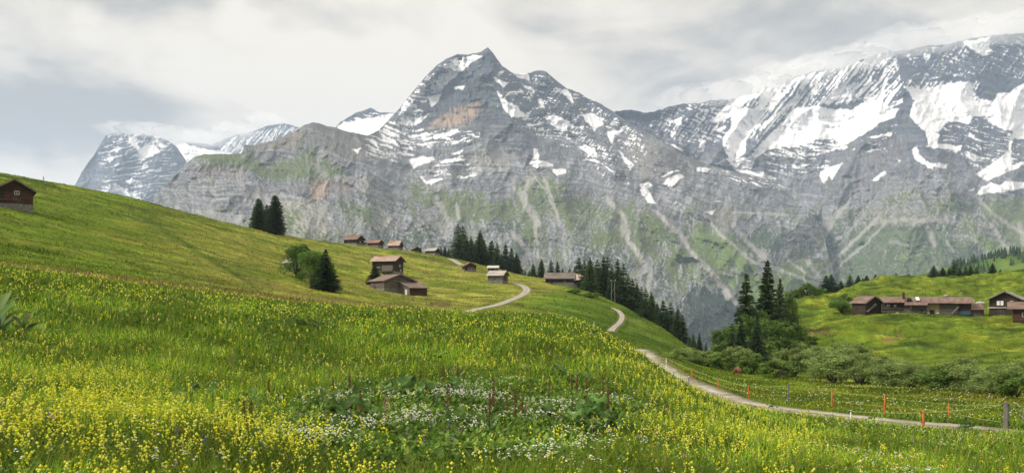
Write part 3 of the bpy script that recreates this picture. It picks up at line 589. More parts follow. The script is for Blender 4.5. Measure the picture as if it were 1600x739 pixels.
           (cv(*CD, (540, 250), (700, 280), (760, 400), (820, 480), (760, 560), (560, 500)), (.33, .34, .36), .6, 8, 'v'), (cv(*CD, (380, 330), (500, 380), (540, 560), (400, 520)), (.31, .32, .34), .6, 8, 'v'), (cv(*CC, (460, 420), (560, 440), (660, 620), (640, 700), (480, 600)), (.34, .35, .36), .6, 8, 'v'),
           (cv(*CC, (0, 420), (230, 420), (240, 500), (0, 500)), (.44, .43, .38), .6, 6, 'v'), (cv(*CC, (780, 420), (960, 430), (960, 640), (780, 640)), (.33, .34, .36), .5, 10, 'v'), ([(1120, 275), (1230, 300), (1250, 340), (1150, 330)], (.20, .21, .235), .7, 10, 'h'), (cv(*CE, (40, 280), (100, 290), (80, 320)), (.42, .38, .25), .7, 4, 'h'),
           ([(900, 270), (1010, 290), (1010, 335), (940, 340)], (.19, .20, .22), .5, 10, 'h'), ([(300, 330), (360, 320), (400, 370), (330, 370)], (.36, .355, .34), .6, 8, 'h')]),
         (150, 290), 201, 1.2, 1.0, .42)
# the long snowy range on the right
mountain('right_mountain', (925, 1900), 1.1,
         [(925, 190), (945, 180), (963, 174), (985, 171), (1012, 177), (1030, 172), (1060, 163), (1090, 162), (1110, 157), (1140, 156), (1160, 150), (1180, 147), (1195, 136), (1215, 138), (1230, 126), (1250, 117), (1275, 112), (1300, 108), (1325, 104), (1350, 92), (1380, 82), (1420, 78), (1450, 71), (1480, 70), (1510, 62), (1550, 55), (1600, 52), (1700, 60), (1900, 110)],
         565, 400,
         [(963, 174, 7700), (1200, 140, 8300), (1400, 80, 8400), (1600, 53, 8400), (1400, 185, 7200), (1600, 180, 7500), (1250, 215, 7300), (1180, 270, 6900), (1430, 180, 7000), (1400, 250, 6000), (1440, 330, 5200), (1290, 350, 5700), (1280, 430, 5200), (1420, 430, 4300), (1560, 330, 5300), (1600, 400, 4500),
          (1440, 565, 3300), (1280, 565, 4000), (1100, 300, 7000), (950, 565, 6000), (1800, 100, 8300), (1850, 400, 4800), (1850, 565, 3500), (1330, 130, 7900), (1600, 240, 6600), (1300, 245, 6900)],
         [([(1416, 135), (1440, 200), (1460, 260), (1500, 310)], 40, 75), ([(1416, 135), (1405, 190), (1350, 225), (1310, 290)], 34, 60), ([(1600, 140), (1560, 220), (1575, 290)], 34, 50), ([(1195, 136), (1150, 200), (1110, 255)], 22, 60), ([(1250, 117), (1225, 165), (1170, 240)], 22, 60),
          ([(1350, 92), (1300, 150), (1240, 185)], 24, 40), ([(1510, 62), (1530, 130), (1560, 170)], 26, 45), ([(1440, 300), (1430, 380), (1400, 450)], 60, 60), ([(1380, 290), (1330, 350), (1290, 430)], 22, -30), ([(1282, 350), (1280, 440)], 30, -60), ([(1560, 330), (1500, 400), (1490, 440)], 40, 45),
          ([(1095, 162), (1060, 200), (1060, 230)], 20, 40)],
         [cv(*C4, (240, 340), (330, 330), (400, 345), (480, 345), (540, 310), (610, 303), (600, 340), (670, 345), (652, 380), (592, 405), (542, 440), (482, 475), (440, 500), (400, 470), (330, 470), (300, 490), (200, 500), (130, 515), (80, 550), (60, 592), (-20, 580), (-40, 560), (60, 540), (90, 500), (120, 470), (180, 410)),
          cv(*C4, (697, 253), (760, 265), (850, 245), (962, 230), (975, 262), (1000, 300), (1060, 313), (1080, 280), (1130, 275), (1200, 230), (1200, 380), (1150, 440), (1100, 430), (1040, 400), (1050, 375), (980, 378), (960, 408), (930, 400), (870, 395), (840, 440), (790, 440), (740, 400), (712, 370), (735, 310)),
          cv(*C4, (740, 400), (800, 430), (840, 450), (830, 490), (800, 500), (780, 440)), cv(*C4, (780, 500), (830, 488), (932, 495), (925, 517), (860, 512)), cv(*C4, (1128, 460), (1142, 460), (1137, 520), (1142, 580), (1200, 555), (1200, 572), (1100, 612), (1040, 642), (988, 612), (1040, 580), (1090, 540), (1123, 520)),
          cv(*C4, (988, 702), (1008, 670), (1050, 650), (1090, 660), (1110, 640), (1200, 648), (1200, 668), (1110, 687), (1040, 692)), cv(*C4, (933, 70), (1050, 45), (1046, 90), (1067, 112), (1020, 127), (990, 112), (970, 97)), cv(*C4, (727, 512), (748, 498), (755, 530), (800, 567), (872, 573), (872, 592), (810, 582), (815, 598), (760, 567), (735, 545)),
          cv(*C4, (350, 600), (440, 568), (385, 620), (362, 652), (345, 620)), cv(*C4, (-20, 330), (110, 350), (122, 370), (60, 430), (42, 490), (30, 540), (-30, 560), (-60, 470), (-20, 420)), cv(*C4, (230, 580), (300, 572), (300, 580), (240, 592)), cv(*C4, (555, 640), (620, 598), (620, 610), (580, 640)),
          cv(*C4, (545, 460), (640, 440), (650, 452), (560, 468)), cv(*C4, (960, 680), (985, 668), (985, 682)), cv(*C4, (600, 340), (690, 300), (690, 320), (630, 345)), cv(*C4, (1140, 440), (1200, 380), (1200, 470), (1165, 470), (1140, 460)), cv(*C4, (660, 550), (680, 556), (675, 566)),
          cv(*C3, (1040, 235), (1070, 235), (1040, 300), (1000, 370), (960, 440), (960, 480), (900, 530), (830, 522), (890, 490), (900, 440), (960, 370), (1000, 300)), cv(*C3, (815, 340), (880, 280), (940, 240), (1005, 218), (1012, 240), (960, 270), (912, 320), (850, 350)), cv(*C3, (780, 425), (800, 420), (790, 470), (760, 490), (755, 480)),
          cv(*C3, (835, 375), (880, 362), (885, 372), (850, 388)), cv(*C3, (670, 335), (700, 325), (700, 355), (680, 360)), cv(*C3, (640, 430), (710, 460), (700, 470)), cv(*C4, (0, 590), (60, 600), (150, 625), (180, 638), (100, 625), (0, 605)), [(1290, 262), (1316, 256), (1300, 282), (1294, 270)]],
         [([(1150, 135), (1260, 112), (1400, 78), (1416, 135), (1400, 170), (1330, 165), (1240, 170), (1180, 230), (1150, 200)], .50, 'g', 8), ([(1030, 165), (1160, 148), (1200, 136), (1180, 190), (1130, 230), (1060, 230), (1020, 200)], .36, 'b', 9), ([(960, 172), (1030, 172), (1060, 240), (1010, 210)], .22, 'b', 6),
          ([(1400, 78), (1620, 45), (1900, 60), (1900, 200), (1620, 140), (1560, 120), (1416, 135)], .24, 'b', 10), ([(1390, 120), (1540, 125), (1530, 142), (1420, 148)], .40, 'g', 6), ([(1200, 225), (1340, 215), (1330, 235), (1240, 250), (1190, 250)], .45, 'l', 6), ([(1460, 170), (1600, 160), (1600, 260), (1540, 280), (1470, 235)], .22, 'l', 10),
          ([(1180, 250), (1300, 240), (1300, 275), (1200, 275)], .20, 'l', 8), ([(1580, 55), (1900, 60), (1900, 300), (1620, 300)], .35, 'b', 20), ([(1330, 200), (1410, 180), (1400, 240), (1320, 250)], .05, 'l', 8), ([(1150, 265), (1210, 262), (1215, 290), (1150, 290)], .35, 'l', 8)],
         [(cv(*CG, (-60, 350), (160, 290), (250, 340), (285, 450), (240, 570), (-60, 570)), .75, GD), (cv(*CG, (40, 580), (190, 530), (245, 640), (160, 740), (60, 700)), 1, G2), (cv(*CG, (400, 370), (700, 320), (920, 340), (1180, 440), (1310, 540), (1120, 610), (800, 900), (330, 900), (340, 620), (400, 560), (500, 470)), .86, (.055, .085, .030)),
          (cv(*CG, (840, 370), (1180, 440), (1310, 540), (1120, 600), (900, 500)), .9, GD), (cv(*CG, (880, 190), (1080, 180), (1250, 330), (1350, 450), (1200, 430), (1050, 300), (900, 240)), .55, G1), (cv(*CG, (1230, 200), (1600, 150), (2000, 200), (2000, 600), (1480, 520), (1390, 470), (1300, 330)), .85, G1),
          (cv(*CG, (1200, 400), (1330, 440), (1420, 500), (1300, 530), (1200, 470)), .9, G2), (cv(*CG, (620, 200), (800, 160), (900, 180), (860, 230), (640, 240)), .45, G1), (cv(*CG, (420, 560), (900, 620), (900, 760), (300, 760)), .8, (.048, .085, .030)), (cv(*CG, (700, 500), (960, 490), (960, 520), (740, 540)), 1, G2),
          (cv(*CG, (330, 400), (420, 380), (400, 480), (350, 560)), .6, GD), (cv(*CG, (1380, 440), (1478, 440), (1478, 490), (1400, 490)), .9, GD)],
         [(cv(*CG, (255, 340), (300, 420), (290, 580), (312, 690)), 6.5, .95), (cv(*CG, (250, 340), (210, 400)), 3, .4), (cv(*CG, (480, 190), (420, 260), (330, 400), (300, 560)), 4, .75), (cv(*CG, (690, 320), (560, 450), (430, 560), (360, 640)), 3, .7), (cv(*CG, (640, 290), (480, 450), (320, 600)), 4, .75), (cv(*CG, (230, 540), (305, 650)), 4.5, .85),
          (cv(*CG, (120, 550), (290, 660)), 3, .8), (cv(*CG, (920, 340), (940, 390), (962, 455)), 6, .7), (cv(*CG, (1280, 330), (1360, 450), (1430, 500)), 5, .7), (cv(*CG, (1150, 130), (1330, 300), (1478, 390)), 5, .6), (cv(*CG, (640, 320), (800, 310), (1040, 320)), 6, .45), (cv(*CG, (700, 440), (800, 450)), 5, .4),
          (cv(*CG, (1040, 430), (1070, 490)), 3, .6), (cv(*CG, (560, 270), (500, 340), (380, 440)), 3, .45), (cv(*CG, (1455, 330), (1478, 450)), 5, .6), (cv(*CG, (20, 560), (70, 590)), 5, .6), (cv(*CG, (330, 300), (380, 300), (340, 350)), 5, .5), (cv(*CG, (1050, 400), (1160, 400), (1240, 470)), 3, .4), (cv(*CG, (540, 380), (440, 500)), 3, .4)],
         ((.125, .135, .165), (.235, .235, .245),
          [(cv(*CG, (480, 120), (700, 60), (900, 100), (1100, 160), (900, 250), (560, 300)), (.26, .255, .255), .7, 10, 'h'), (cv(*CG, (540, 300), (700, 260), (1040, 290), (1000, 330), (600, 330)), (.31, .28, .25), .7, 5, 'v'), (cv(*C4, (450, 480), (620, 460), (700, 480), (640, 570), (440, 600)), (.20, .19, .195), .7, 10, 'v'),
           (cv(*C4, (330, 560), (560, 520), (620, 700), (330, 739)), (.185, .185, .205), .6, 12, 'v'), (cv(*C4, (0, 590), (250, 700), (250, 760), (0, 760)), (.27, .275, .29), .7, 8, 'h'), (cv(*CG, (-40, 90), (160, 130), (170, 290), (-40, 300)), (.26, .265, .28), .6, 8, 'h'), (cv(*CG, (250, 330), (400, 310), (330, 420), (270, 420)), (.33, .31, .30), .7, 6, 'h'),
           ([(1420, 135), (1440, 120), (1430, 200), (1410, 190)], (.13, .13, .15), .7, 6, 'v')]),
         (170, 330), 301, 1.8, 1.0, .62)

# ---------------------------------------------------------------- haze
def build_haze():
    m = bpy.data.materials.new('haze_air'); m.use_nodes = True; nt = m.node_tree; nt.nodes.clear()
    o = nd(nt, 'ShaderNodeOutputMaterial'); v = nd(nt, 'ShaderNodeVolumePrincipled'); v.inputs['Color'].default_value = (.62, .76, 1.0, 1)
    v.inputs['Density'].default_value = HAZE; v.inputs['Anisotropy'].default_value = 0.0
    nt.links.new(v.outputs[0], o.inputs['Volume'])
    x0, x1, y0, y1, z0, z1 = -16400, 16400, -16400, 16400, -1400, 2980
    vs_ = [(x, y, z) for z in (z0, z1) for y in (y0, y1) for x in (x0, x1)]
    f = [(0, 2, 3, 1), (4, 5, 7, 6), (0, 1, 5, 4), (2, 6, 7, 3), (0, 4, 6, 2), (1, 3, 7, 5)]
    ob = raw_mesh('haze', vs_, np.array(f), m); tag(ob, kind='stuff')
HAZE = 4.4e-5
build_haze()

# cloud volumes clinging to the highest crests
def clouds():
    m = bpy.data.materials.new('summit_cloud'); m.use_nodes = True; nt = m.node_tree; nt.nodes.clear(); o = nd(nt, 'ShaderNodeOutputMaterial'); v = nd(nt, 'ShaderNodeVolumePrincipled')
    v.inputs['Color'].default_value = (1, 1, 1, 1); v.inputs['Density'].default_value = .0013; nt.links.new(v.outputs[0], o.inputs['Volume'])
    V = []; Q = []; n0 = 0; g = np.random.default_rng(4); A, B = 56, 28
    L_ = []
    for px, py, D, rx, ry in [(1120, 148, 7900, 50, 14), (1175, 139, 7900, 50, 15), (1225, 118, 7900, 50, 14), (1275, 106, 8000, 54, 14), (1330, 93, 8000, 58, 15), (1400, 69, 8000, 64, 17), (1465, 59, 8000, 64, 16), (1530, 50, 8050, 64, 17), (1600, 45, 8050, 70, 19), (1700, 50, 8050, 90, 28),
                              (190, 203, 11300, 34, 8), (235, 204, 11300, 42, 9), (275, 212, 11600, 34, 11), (320, 216, 12600, 44, 12), (370, 206, 12800, 36, 11), (415, 188, 12900, 30, 9), (1060, 154, 8000, 40, 10)]:
        a, b = np.meshgrid(np.linspace(0, 2 * np.pi, A, endpoint=False), np.linspace(.12, np.pi - .12, B)); s_ = g.integers(0, 999); sx = np.cos(a) * np.sin(b); sy = np.sin(a) * np.sin(b); sz = np.cos(b)
        r = 1 + .75 * fbm(sx * 1.9 + s_, sz * 1.9 + sy * 1.3, 4, 700, .6)
        V.append(np.stack([(px - HX) / F * D + sx * r * rx / F * D, D + sy * r * 420, (HY - py) / F * D + sz * r * ry / F * D], 2).reshape(-1, 3)); i = np.arange(B - 1)[:, None] * A; j = np.arange(A)[None]; k = (j + 1) % A
        Q.append((np.stack([i + j, i + k, i + A + k, i + A + j], 2).reshape(-1, 4)[:, ::-1] + n0)); t = len(V[-1]); top = V[-1][:A].mean(0); bot = V[-1][-A:].mean(0); V.append(np.array([top, bot])); L_.append((n0, t, A, B)); n0 += t + 2
    T = []
    for o_, t, A_, B_ in L_:
        for j in range(A_): T.append((o_ + j, o_ + (j + 1) % A_, o_ + t)); T.append((o_ + (B_ - 1) * A_ + (j + 1) % A_, o_ + (B_ - 1) * A_ + j, o_ + t + 1))
    tag(raw_mesh('clouds', np.concatenate(V), [np.concatenate(Q), np.array(T)], m, smooth=True), 'pale cloud clinging to the highest snowy crests', 'clouds', kind='stuff')
clouds()
# ---------------------------------------------------------------- vegetation materials
def leaf_mat(name, transl=.3, attr='tint', rough=.7, objvar=.25):
    m = bpy.data.materials.new(name); m.use_nodes = True; nt = m.node_tree; l = nt.links.new; b = nt.nodes['Principled BSDF']; out_ = nt.nodes['Material Output']
    at_ = nd(nt, 'ShaderNodeAttribute', attribute_name=attr); oi = nd(nt, 'ShaderNodeObjectInfo')
    mr = nd(nt, 'ShaderNodeMapRange'); l(oi.outputs['Random'], mr.inputs[0]); mr.inputs[3].default_value = 1 - objvar; mr.inputs[4].default_value = 1 + objvar
    s = nd(nt, 'ShaderNodeVectorMath', operation='SCALE'); l(at_.outputs['Color'], s.inputs[0]); l(mr.outputs[0], s.inputs['Scale'])
    l(s.outputs[0], b.inputs['Base Color']); b.inputs['Roughness'].default_value = rough; b.inputs['Specular IOR Level'].default_value = .1
    t = nd(nt, 'ShaderNodeBsdfTranslucent'); l(s.outputs[0], t.inputs['Color']); mx_ = nd(nt, 'ShaderNodeMixShader'); mx_.inputs[0].default_value = transl
    l(b.outputs[0], mx_.inputs[1]); l(t.outputs[0], mx_.inputs[2]); l(mx_.outputs[0], out_.inputs['Surface'])
    return m
M_GRASS = leaf_mat('meadow_grass', .35, objvar=0); M_PETAL = leaf_mat('petals', .3, objvar=0); M_NEEDLE = leaf_mat('needles', .15, objvar=.35); M_LEAF = leaf_mat('leaves', .42, objvar=.18)
def bark_mat():
    m, nt, b = mat_base('bark'); l = nt.links.new; geo = nd(nt, 'ShaderNodeTexCoord'); n = nd(nt, 'ShaderNodeTexNoise'); mp = nd(nt, 'ShaderNodeMapping'); mp.inputs['Scale'].default_value = (6, 6, 1.2)
    l(geo.outputs['Object'], mp.inputs[0]); l(mp.outputs[0], n.inputs['Vector']); n.inputs['Scale'].default_value = 2; n.inputs['Detail'].default_value = 5
    c = nd(nt, 'ShaderNodeValToRGB'); l(n.outputs['Fac'], c.inputs[0]); c.color_ramp.elements[0].color = (.03, .022, .016, 1); c.color_ramp.elements[1].color = (.15, .12, .095, 1)
    c.color_ramp.elements[0].position = .3; c.color_ramp.elements[1].position = .75; l(c.outputs[0], b.inputs['Base Color']); return m
M_BARK = bark_mat()
# ---------------------------------------------------------------- meadow: grass blades
def near_rng(n, pxa, pxb, ra, rb, rng):
    px = rng.uniform(pxa, pxb, n); lr = rng.uniform(math.log(ra), math.log(rb), n); r = np.exp(lr); th = thof(px)
    return px, r, r * np.sin(th), r * np.cos(th)
def rowof(x, y, z): return HY - F * z / y
def blades(x, y, z, h, w, col, lean, rng, bend=.55):
    """three-segment grass blades: tapering ribbons that bow over"""
    n = len(x); a = rng.uniform(0, 2 * np.pi, n); fa = a + np.pi / 2 + rng.normal(0, .5, n)
    dx, dy = np.cos(fa), np.sin(fa); lx, ly = np.cos(a) * lean * h, np.sin(a) * lean * h
    V = np.empty((n, 5, 3)); hw = w / 2
    for k, (t, s) in enumerate([(0, 1), (bend, .8)]):
        cx = x + lx * t * t; cy = y + ly * t * t; cz = z + h * t * (1 - .15 * lean * t)
        V[:, 2 * k, 0] = cx - dx * hw * s; V[:, 2 * k, 1] = cy - dy * hw * s; V[:, 2 * k, 2] = cz
        V[:, 2 * k + 1, 0] = cx + dx * hw * s; V[:, 2 * k + 1, 1] = cy + dy * hw * s; V[:, 2 * k + 1, 2] = cz
    V[:, 4, 0] = x + lx; V[:, 4, 1] = y + ly; V[:, 4, 2] = z + h * (1 - .25 * lean)
    b = np.arange(n) * 5; q = np.stack([b, b + 1, b + 3, b + 2], 1); t3 = np.stack([b + 2, b + 3, b + 4], 1)
    C = np.repeat(col[:, None, :], 5, 1)
    return V.reshape(-1, 3), [q, t3], C.reshape(-1, 3)
def merge(parts):
    V, Q, T, C = [], [], [], []; o = 0
    for v, fs, c in parts:
        for f in fs:
            (Q if f.shape[1] == 4 else T).append(f + o)
        V.append(v); C.append(c); o += len(v)
    fl = []
    if Q: fl.append(np.concatenate(Q))
    if T: fl.append(np.concatenate(T))
    return np.concatenate(V), fl, np.concatenate(C)
def on_road(x, y, extra=.2):
    m = np.zeros(len(x), bool)
    for name, line, w in ROADS:
        a = np.array(line); k = (x > a[:, 0].min() - 3) & (x < a[:, 0].max() + 3) & (y > a[:, 1].min() - 3) & (y < a[:, 1].max() + 3)
        if k.any():
            d, _ = seg_dist(x[k], y[k], line[::2] + [line[-1]]); m[np.where(k)[0]] |= d < w / 2 + extra
    return m
def grass_cols(x, y, px, py, r, rng):
    n = len(x); base = ground_colour(x, y, px, py, r)
    pal = np.array([(.118, .215, .012), (.082, .160, .010), (.185, .250, .016), (.25, .27, .035), (.05, .105, .012), (.27, .22, .08)])
    k = rng.choice(6, n, p=[.30, .22, .22, .12, .09, .05]); near = pal[k] * rng.uniform(.75, 1.3, n)[:, None]
    patch = fbm(x / 3.1, y / 3.1, 3, 201); near = near * 1.15 * np.exp((1.5 * patch + .7 * fbm(x / .8, y / .8, 3, 203))[:, None]) * np.array([1, 1, 1])
    near = near + np.clip(fbm(x / 5, y / 5, 3, 207), 0, 1)[:, None] * np.array([.05, .03, .006])
    f = sstep(40, 75, r)[:, None]; far = base * rng.uniform(.55, 1.6, n)[:, None] * 1.08
    return np.clip(near * (1 - f) + far * f, .01, .6)
def g2(px, py, cx, cy, sx, sy): return np.exp(-((px - cx) / sx) ** 2 - ((py - cy) / sy) ** 2)
rng = np.random.default_rng(5)
parts = []
px, r, x, y = near_rng(330000, -160, 1760, 5.0, 62, rng); z = ground(x, y); py = rowof(x, y, z)
k = ~on_road(x, y, .25) & ((r > 9) | (py < 900)); px, r, x, y, z, py = [v[k] for v in (px, r, x, y, z, py)]
dens = sstep(-.7, .2, fbm(x / 1.5, y / 1.5, 3, 77)); HERB = sstep(.25, .8, 1.15 * g2(px, py, 680, 690, 300, 85) + .5 * g2(px, py, 860, 650, 160, 50))
hh = (.13 + .27 * rng.random(len(x)) ** 1.5) * (.45 + .95 * dens) * (1 - .5 * HERB) * (1 - .45 * sstep(43, 50, r) * sstep(950, 1100, px))
col = grass_cols(x, y, px, py, r, rng)
parts.append(blades(x, y, z - .02, hh, np.maximum(.006, r * .00075) * rng.uniform(.7, 1.4, len(x)), col, rng.uniform(.1, .75, len(x)), rng))
# far turf: tufts seen as roughness
px, r, x, y = near_rng(230000, -160, 1760, 60, 540, rng); z = ground(x, y); py = rowof(x, y, z); k = ~on_road(x, y, .5); px, r, x, y, z, py = [v[k] for v in (px, r, x, y, z, py)]
hh = (.12 + .22 * rng.random(len(x)) ** 2) * (1 + r / 500); tall = sstep(.05, .5, fbm(x / 11, y / 7, 3, 79)); hh *= .55 + .9 * tall
hh *= np.where(r < 130, 1.25, .8)
parts.append(blades(x, y, z - .03, hh, r * .0011 * rng.uniform(.7, 1.6, len(x)), grass_cols(x, y, px, py, r, rng) * rng.uniform(.8, 1.2, len(x))[:, None], rng.uniform(.1, .6, len(x)), rng))
# clover, lady's mantle and other low leaves
px, r, x, y = near_rng(210000, -160, 1760, 5.0, 50, rng); z = ground(x, y); py = rowof(x, y, z); k = ~on_road(x, y, .25); px, r, x, y, z, py = [v[k] for v in (px, r, x, y, z, py)]
herb = sstep(.25, .8, 1.15 * g2(px, py, 680, 690, 300, 85) + .5 * g2(px, py, 860, 650, 160, 50))
n = len(x); s = (1 + .6 * herb) * np.maximum(.018, r * .0013) * rng.uniform(.6, 1.5, n); a = rng.uniform(0, 6.283, n); ti = rng.uniform(.15, 1.1, n)
cxv = np.stack([np.cos(a), np.sin(a), np.zeros(n)], 1) * s[:, None]; up_ = np.stack([-np.sin(a) * np.cos(ti), np.cos(a) * np.cos(ti), np.sin(ti)], 1) * (s * 1.3)[:, None]
c0 = np.stack([x, y, z + rng.uniform(.03, .26, n)], 1)
V = np.stack([c0 - up_, c0 + cxv * .8 - up_ * .1, c0 + up_, c0 - cxv * .8 - up_ * .1], 1).reshape(-1, 3); b = np.arange(n) * 4
pal = np.array([(.085, .165, .020), (.110, .195, .028), (.15, .21, .045), (.05, .10, .015)]); col = pal[rng.integers(0, 4, n)] * rng.uniform(.7, 1.35, n)[:, None]
col = col * np.exp(.9 * fbm(x / 2.3, y / 2.3, 3, 211))[:, None]
parts.append((V, [np.stack([b, b + 1, b + 2, b + 3], 1)], np.clip(np.repeat(col[:, None], 4, 1).reshape(-1, 3), .01, 1)))
v, fl, c = merge(parts)
tag(raw_mesh('meadow_grass', v, fl, M_GRASS, colors=c), 'long green alpine grass covering the meadow and the hillsides', 'grass', kind='stuff')

# ---------------------------------------------------------------- meadow flowers
def crest_row(px): return np.interp(px, [0, 100, 200, 300, 400, 500, 600, 700, 800, 900, 950, 1000, 1050, 1100, 1150, 1200], [425, 438, 451, 463, 474, 482, 489, 495, 500, 510, 530, 560, 590, 618, 636, 652])
OCT = np.array([(1, 0, 0), (0, 1, 0), (-1, 0, 0), (0, -1, 0), (0, 0, 1), (0, 0, -1)], float)
OF = np.array([(0, 1, 4), (1, 2, 4), (2, 3, 4), (3, 0, 4), (1, 0, 5), (2, 1, 5), (3, 2, 5), (0, 3, 5)])
def lobes(c, s, col, rng, flat=1.0):
    n = len(c); a = rng.uniform(0, 6.283, n); R = OCT[None] * s[:, None, None] * np.array([1, .7, flat]); ca, sa = np.cos(a)[:, None], np.sin(a)[:, None]
    X = R[..., 0] * ca - R[..., 1] * sa; Y = R[..., 0] * sa + R[..., 1] * ca; V = np.stack([X, Y, R[..., 2]], 2) + c[:, None]
    f = OF[None] + (np.arange(n) * 6)[:, None, None]
    C = np.repeat(col[:, None], 6, 1); return V.reshape(-1, 3), [f.reshape(-1, 3)], C.reshape(-1, 3)
def flower_field(name, n, dens_fn, hgt, nl, size, cols, label, seed, ra=5.2, rb=60, spike=.075, minpx=.00075, flat=1.0, stem=(.10, .15, .03)):
    rng = np.random.default_rng(seed); px, r, x, y = near_rng(n, -160, 1760, ra, rb, rng); z = ground(x, y); py = rowof(x, y, z)
    d = dens_fn(px, py, r, x, y); k = (rng.random(n) < d) & ~on_road(x, y, .3); px, r, x, y, z, py = [v[k] for v in (px, r, x, y, z, py)]; m = len(x)
    h = rng.uniform(hgt[0], hgt[1], m); lx = rng.normal(0, .05, m); ly = rng.normal(0, .05, m); out_ = []
    w = np.maximum(.004, r * .0005); out_.append(blades(x, y, z, h, w, np.tile(np.array(stem), (m, 1)) * rng.uniform(.7, 1.3, m)[:, None], np.full(m, .05), rng))
    pal = np.array(cols)
    base = pal[rng.integers(0, len(pal), m)]
    for i in range(nl):
        keep = rng.random(m) < (1 if i < 2 else .8); kk = keep & ((i < 3) | (r < 30)); mm = kk.sum()
        if not mm: continue
        cc = np.stack([x + lx * h + rng.normal(0, size * .8, m), y + ly * h + rng.normal(0, size * .8, m), z + h - spike * i / max(nl - 1, 1) + rng.normal(0, .008, m)], 1)[kk]
        s = np.maximum(size, r * minpx)[kk] * rng.uniform(.7, 1.25, mm) * (1 - .07 * i); out_.append(lobes(cc, s, np.clip(base[kk] * rng.uniform(.8, 1.15, mm)[:, None], 0, .85), rng, flat))
    v, fl, c = merge(out_); tag(raw_mesh(name, v, fl, M_PETAL, colors=c), label, 'flowers', kind='stuff'); print(name, m, len(v))
def yd(px, py, r, x, y):
    cl = .25 + .95 * sstep(-.15, .5, fbm(x / 2.6, y / 2.6, 3, 301)); dcr = py - crest_row(px)
    band = np.exp(-((dcr - 22) / 24) ** 2) * (dcr > -4) * (px < 1010)
    d = .13 + .62 * band + .85 * g2(px, py, 120, 700, 240, 95) + .5 * g2(px, py, 20, 600, 150, 50) + .5 * g2(px, py, 420, 720, 90, 60) + .50 * g2(px, py, 1020, 580, 100, 75) + .9 * g2(px, py, 1190, 705, 170, 48) + .5 * g2(px, py, 1080, 640, 70, 40) + .3 * g2(px, py, 760, 560, 170, 40)
    d = d * (1 - .88 * g2(px, py, 720, 690, 260, 85)) * (1 - .6 * g2(px, py, 200, 540, 160, 35)) * (1 - .8 * sstep(1230, 1300, px) * (r < 38)) * (1 - sstep(46, 50, r))
    return d * cl * .80
flower_field('yellow_flowers', 64000, yd, (.28, .46), 6, .0135, [(.72, .72, .045), (.80, .80, .09), (.64, .63, .04), (.76, .76, .15), (.48, .54, .06)], 'yellow rattle flowers in dense drifts over the near meadow', 31)
def yd2(px, py, r, x, y):
    cl = sstep(-.1, .5, fbm(x / 3, y / 2.2, 3, 303)); a = sstep(1180, 1300, px) * (r < 41) * .75; b = (r > 47) * sstep(1040, 1100, px) * (r < 115) * .45; return (a + b) * cl
flower_field('buttercups', 42000, yd2, (.20, .36), 2, .014, [(.72, .60, .03), (.78, .68, .06)], 'small golden buttercups in the grass beside the gravel road', 37, rb=115, spike=.01, minpx=.00065, flat=.5)
def wd(px, py, r, x, y):
    cl = sstep(-.05, .45, fbm(x / 1.8, y / 1.8, 3, 305))
    a = 1.0 * g2(px, py, 670, 700, 230, 62) + .6 * g2(px, py, 830, 640, 160, 26) + 1.2 * g2(px, py, 470, 712, 40, 34) + .6 * g2(px, py, 720, 640, 90, 25); b = sstep(1250, 1350, px) * (r < 38) * .2 + (r > 48) * sstep(1090, 1160, px) * .25 * (r < 110) + .015
    return (a + b) * cl
flower_field('white_flowers', 110000, wd, (.22, .36), 3, .015, [(.74, .75, .66), (.80, .80, .70), (.60, .64, .46)], 'tiny white flowers in loose patches low in the meadow', 41, rb=112, spike=.015, minpx=.0007, flat=.5, stem=(.07, .12, .03))
def bd(px, py, r, x, y):
    dcr = crest_row(px) - py; return (.55 * (r > 41) * (r < 90) * (px < 980) + .05 + .35 * g2(px, py, 980, 560, 90, 40)) * sstep(-.2, .4, fbm(x / 2.2, y / 2.2, 3, 309))
flower_field('brown_grass_heads', 30000, bd, (.30, .55), 4, .010, [(.26, .17, .10), (.33, .24, .15), (.36, .26, .20), (.22, .13, .08)], 'brownish seed heads of tall grass along the meadow crest', 43, rb=90, spike=.12, minpx=.0006, stem=(.17, .15, .06))
def pd(px, py, r, x, y): return .022 * sstep(.1, .5, fbm(x / 3, y / 3, 2, 311)) + .1 * g2(px, py, 220, 505, 22, 14) + .08 * g2(px, py, 650, 690, 90, 40)
flower_field('purple_flowers', 16000, pd, (.25, .42), 4, .013, [(.28, .20, .50), (.45, .22, .40), (.20, .16, .48), (.55, .30, .36)], 'scattered violet and pink meadow flowers between the yellow ones', 47, rb=46, spike=.05)

# ---------------------------------------------------------------- individual broad-leaved plants
def leaf_blade(c, d, up, L_, W, col, fold=.25, droop=.5, n=7, round_=False, wavy=.1, rnd=random):
    """one broad leaf: a grid bent along its midrib, with a crease and a wavy rim"""
    d = d.normalized(); side = d.cross(up).normalized(); V = []; C = []
    for i in range(n):
        t = i / (n - 1)
        wd_ = (math.sin(math.pi * min(1, t * .93 + .05)) ** (.45 if round_ else .75)) * W / 2
        p = c + d * (L_ * t) + up * (L_ * (.45 * t - droop * t * t))
        for j in (-1, -.5, 0, .5, 1):
            q = p + side * (wd_ * j) + up * (abs(j) * fold * wd_ + (wavy * W * .3 * math.sin(t * 9 + j * 3) * abs(j)))
            V.append(q); k = 1.15 if j == 0 else 1 - .12 * abs(j) * (i % 2); C.append([a * k for a in col])
    return np.array([tuple(v) for v in V]), [grid_faces(n, 5)], np.array(C)
def leafy_thing(name, label, cat, px, r, leaves, group=None):
    root = bpy.data.objects.new(name, None); COL.objects.link(root); p = at(px, r); root.location = p; root.empty_display_size = .1
    tag(root, label, cat, group)
    for spec in leaves(root): pass
    return root
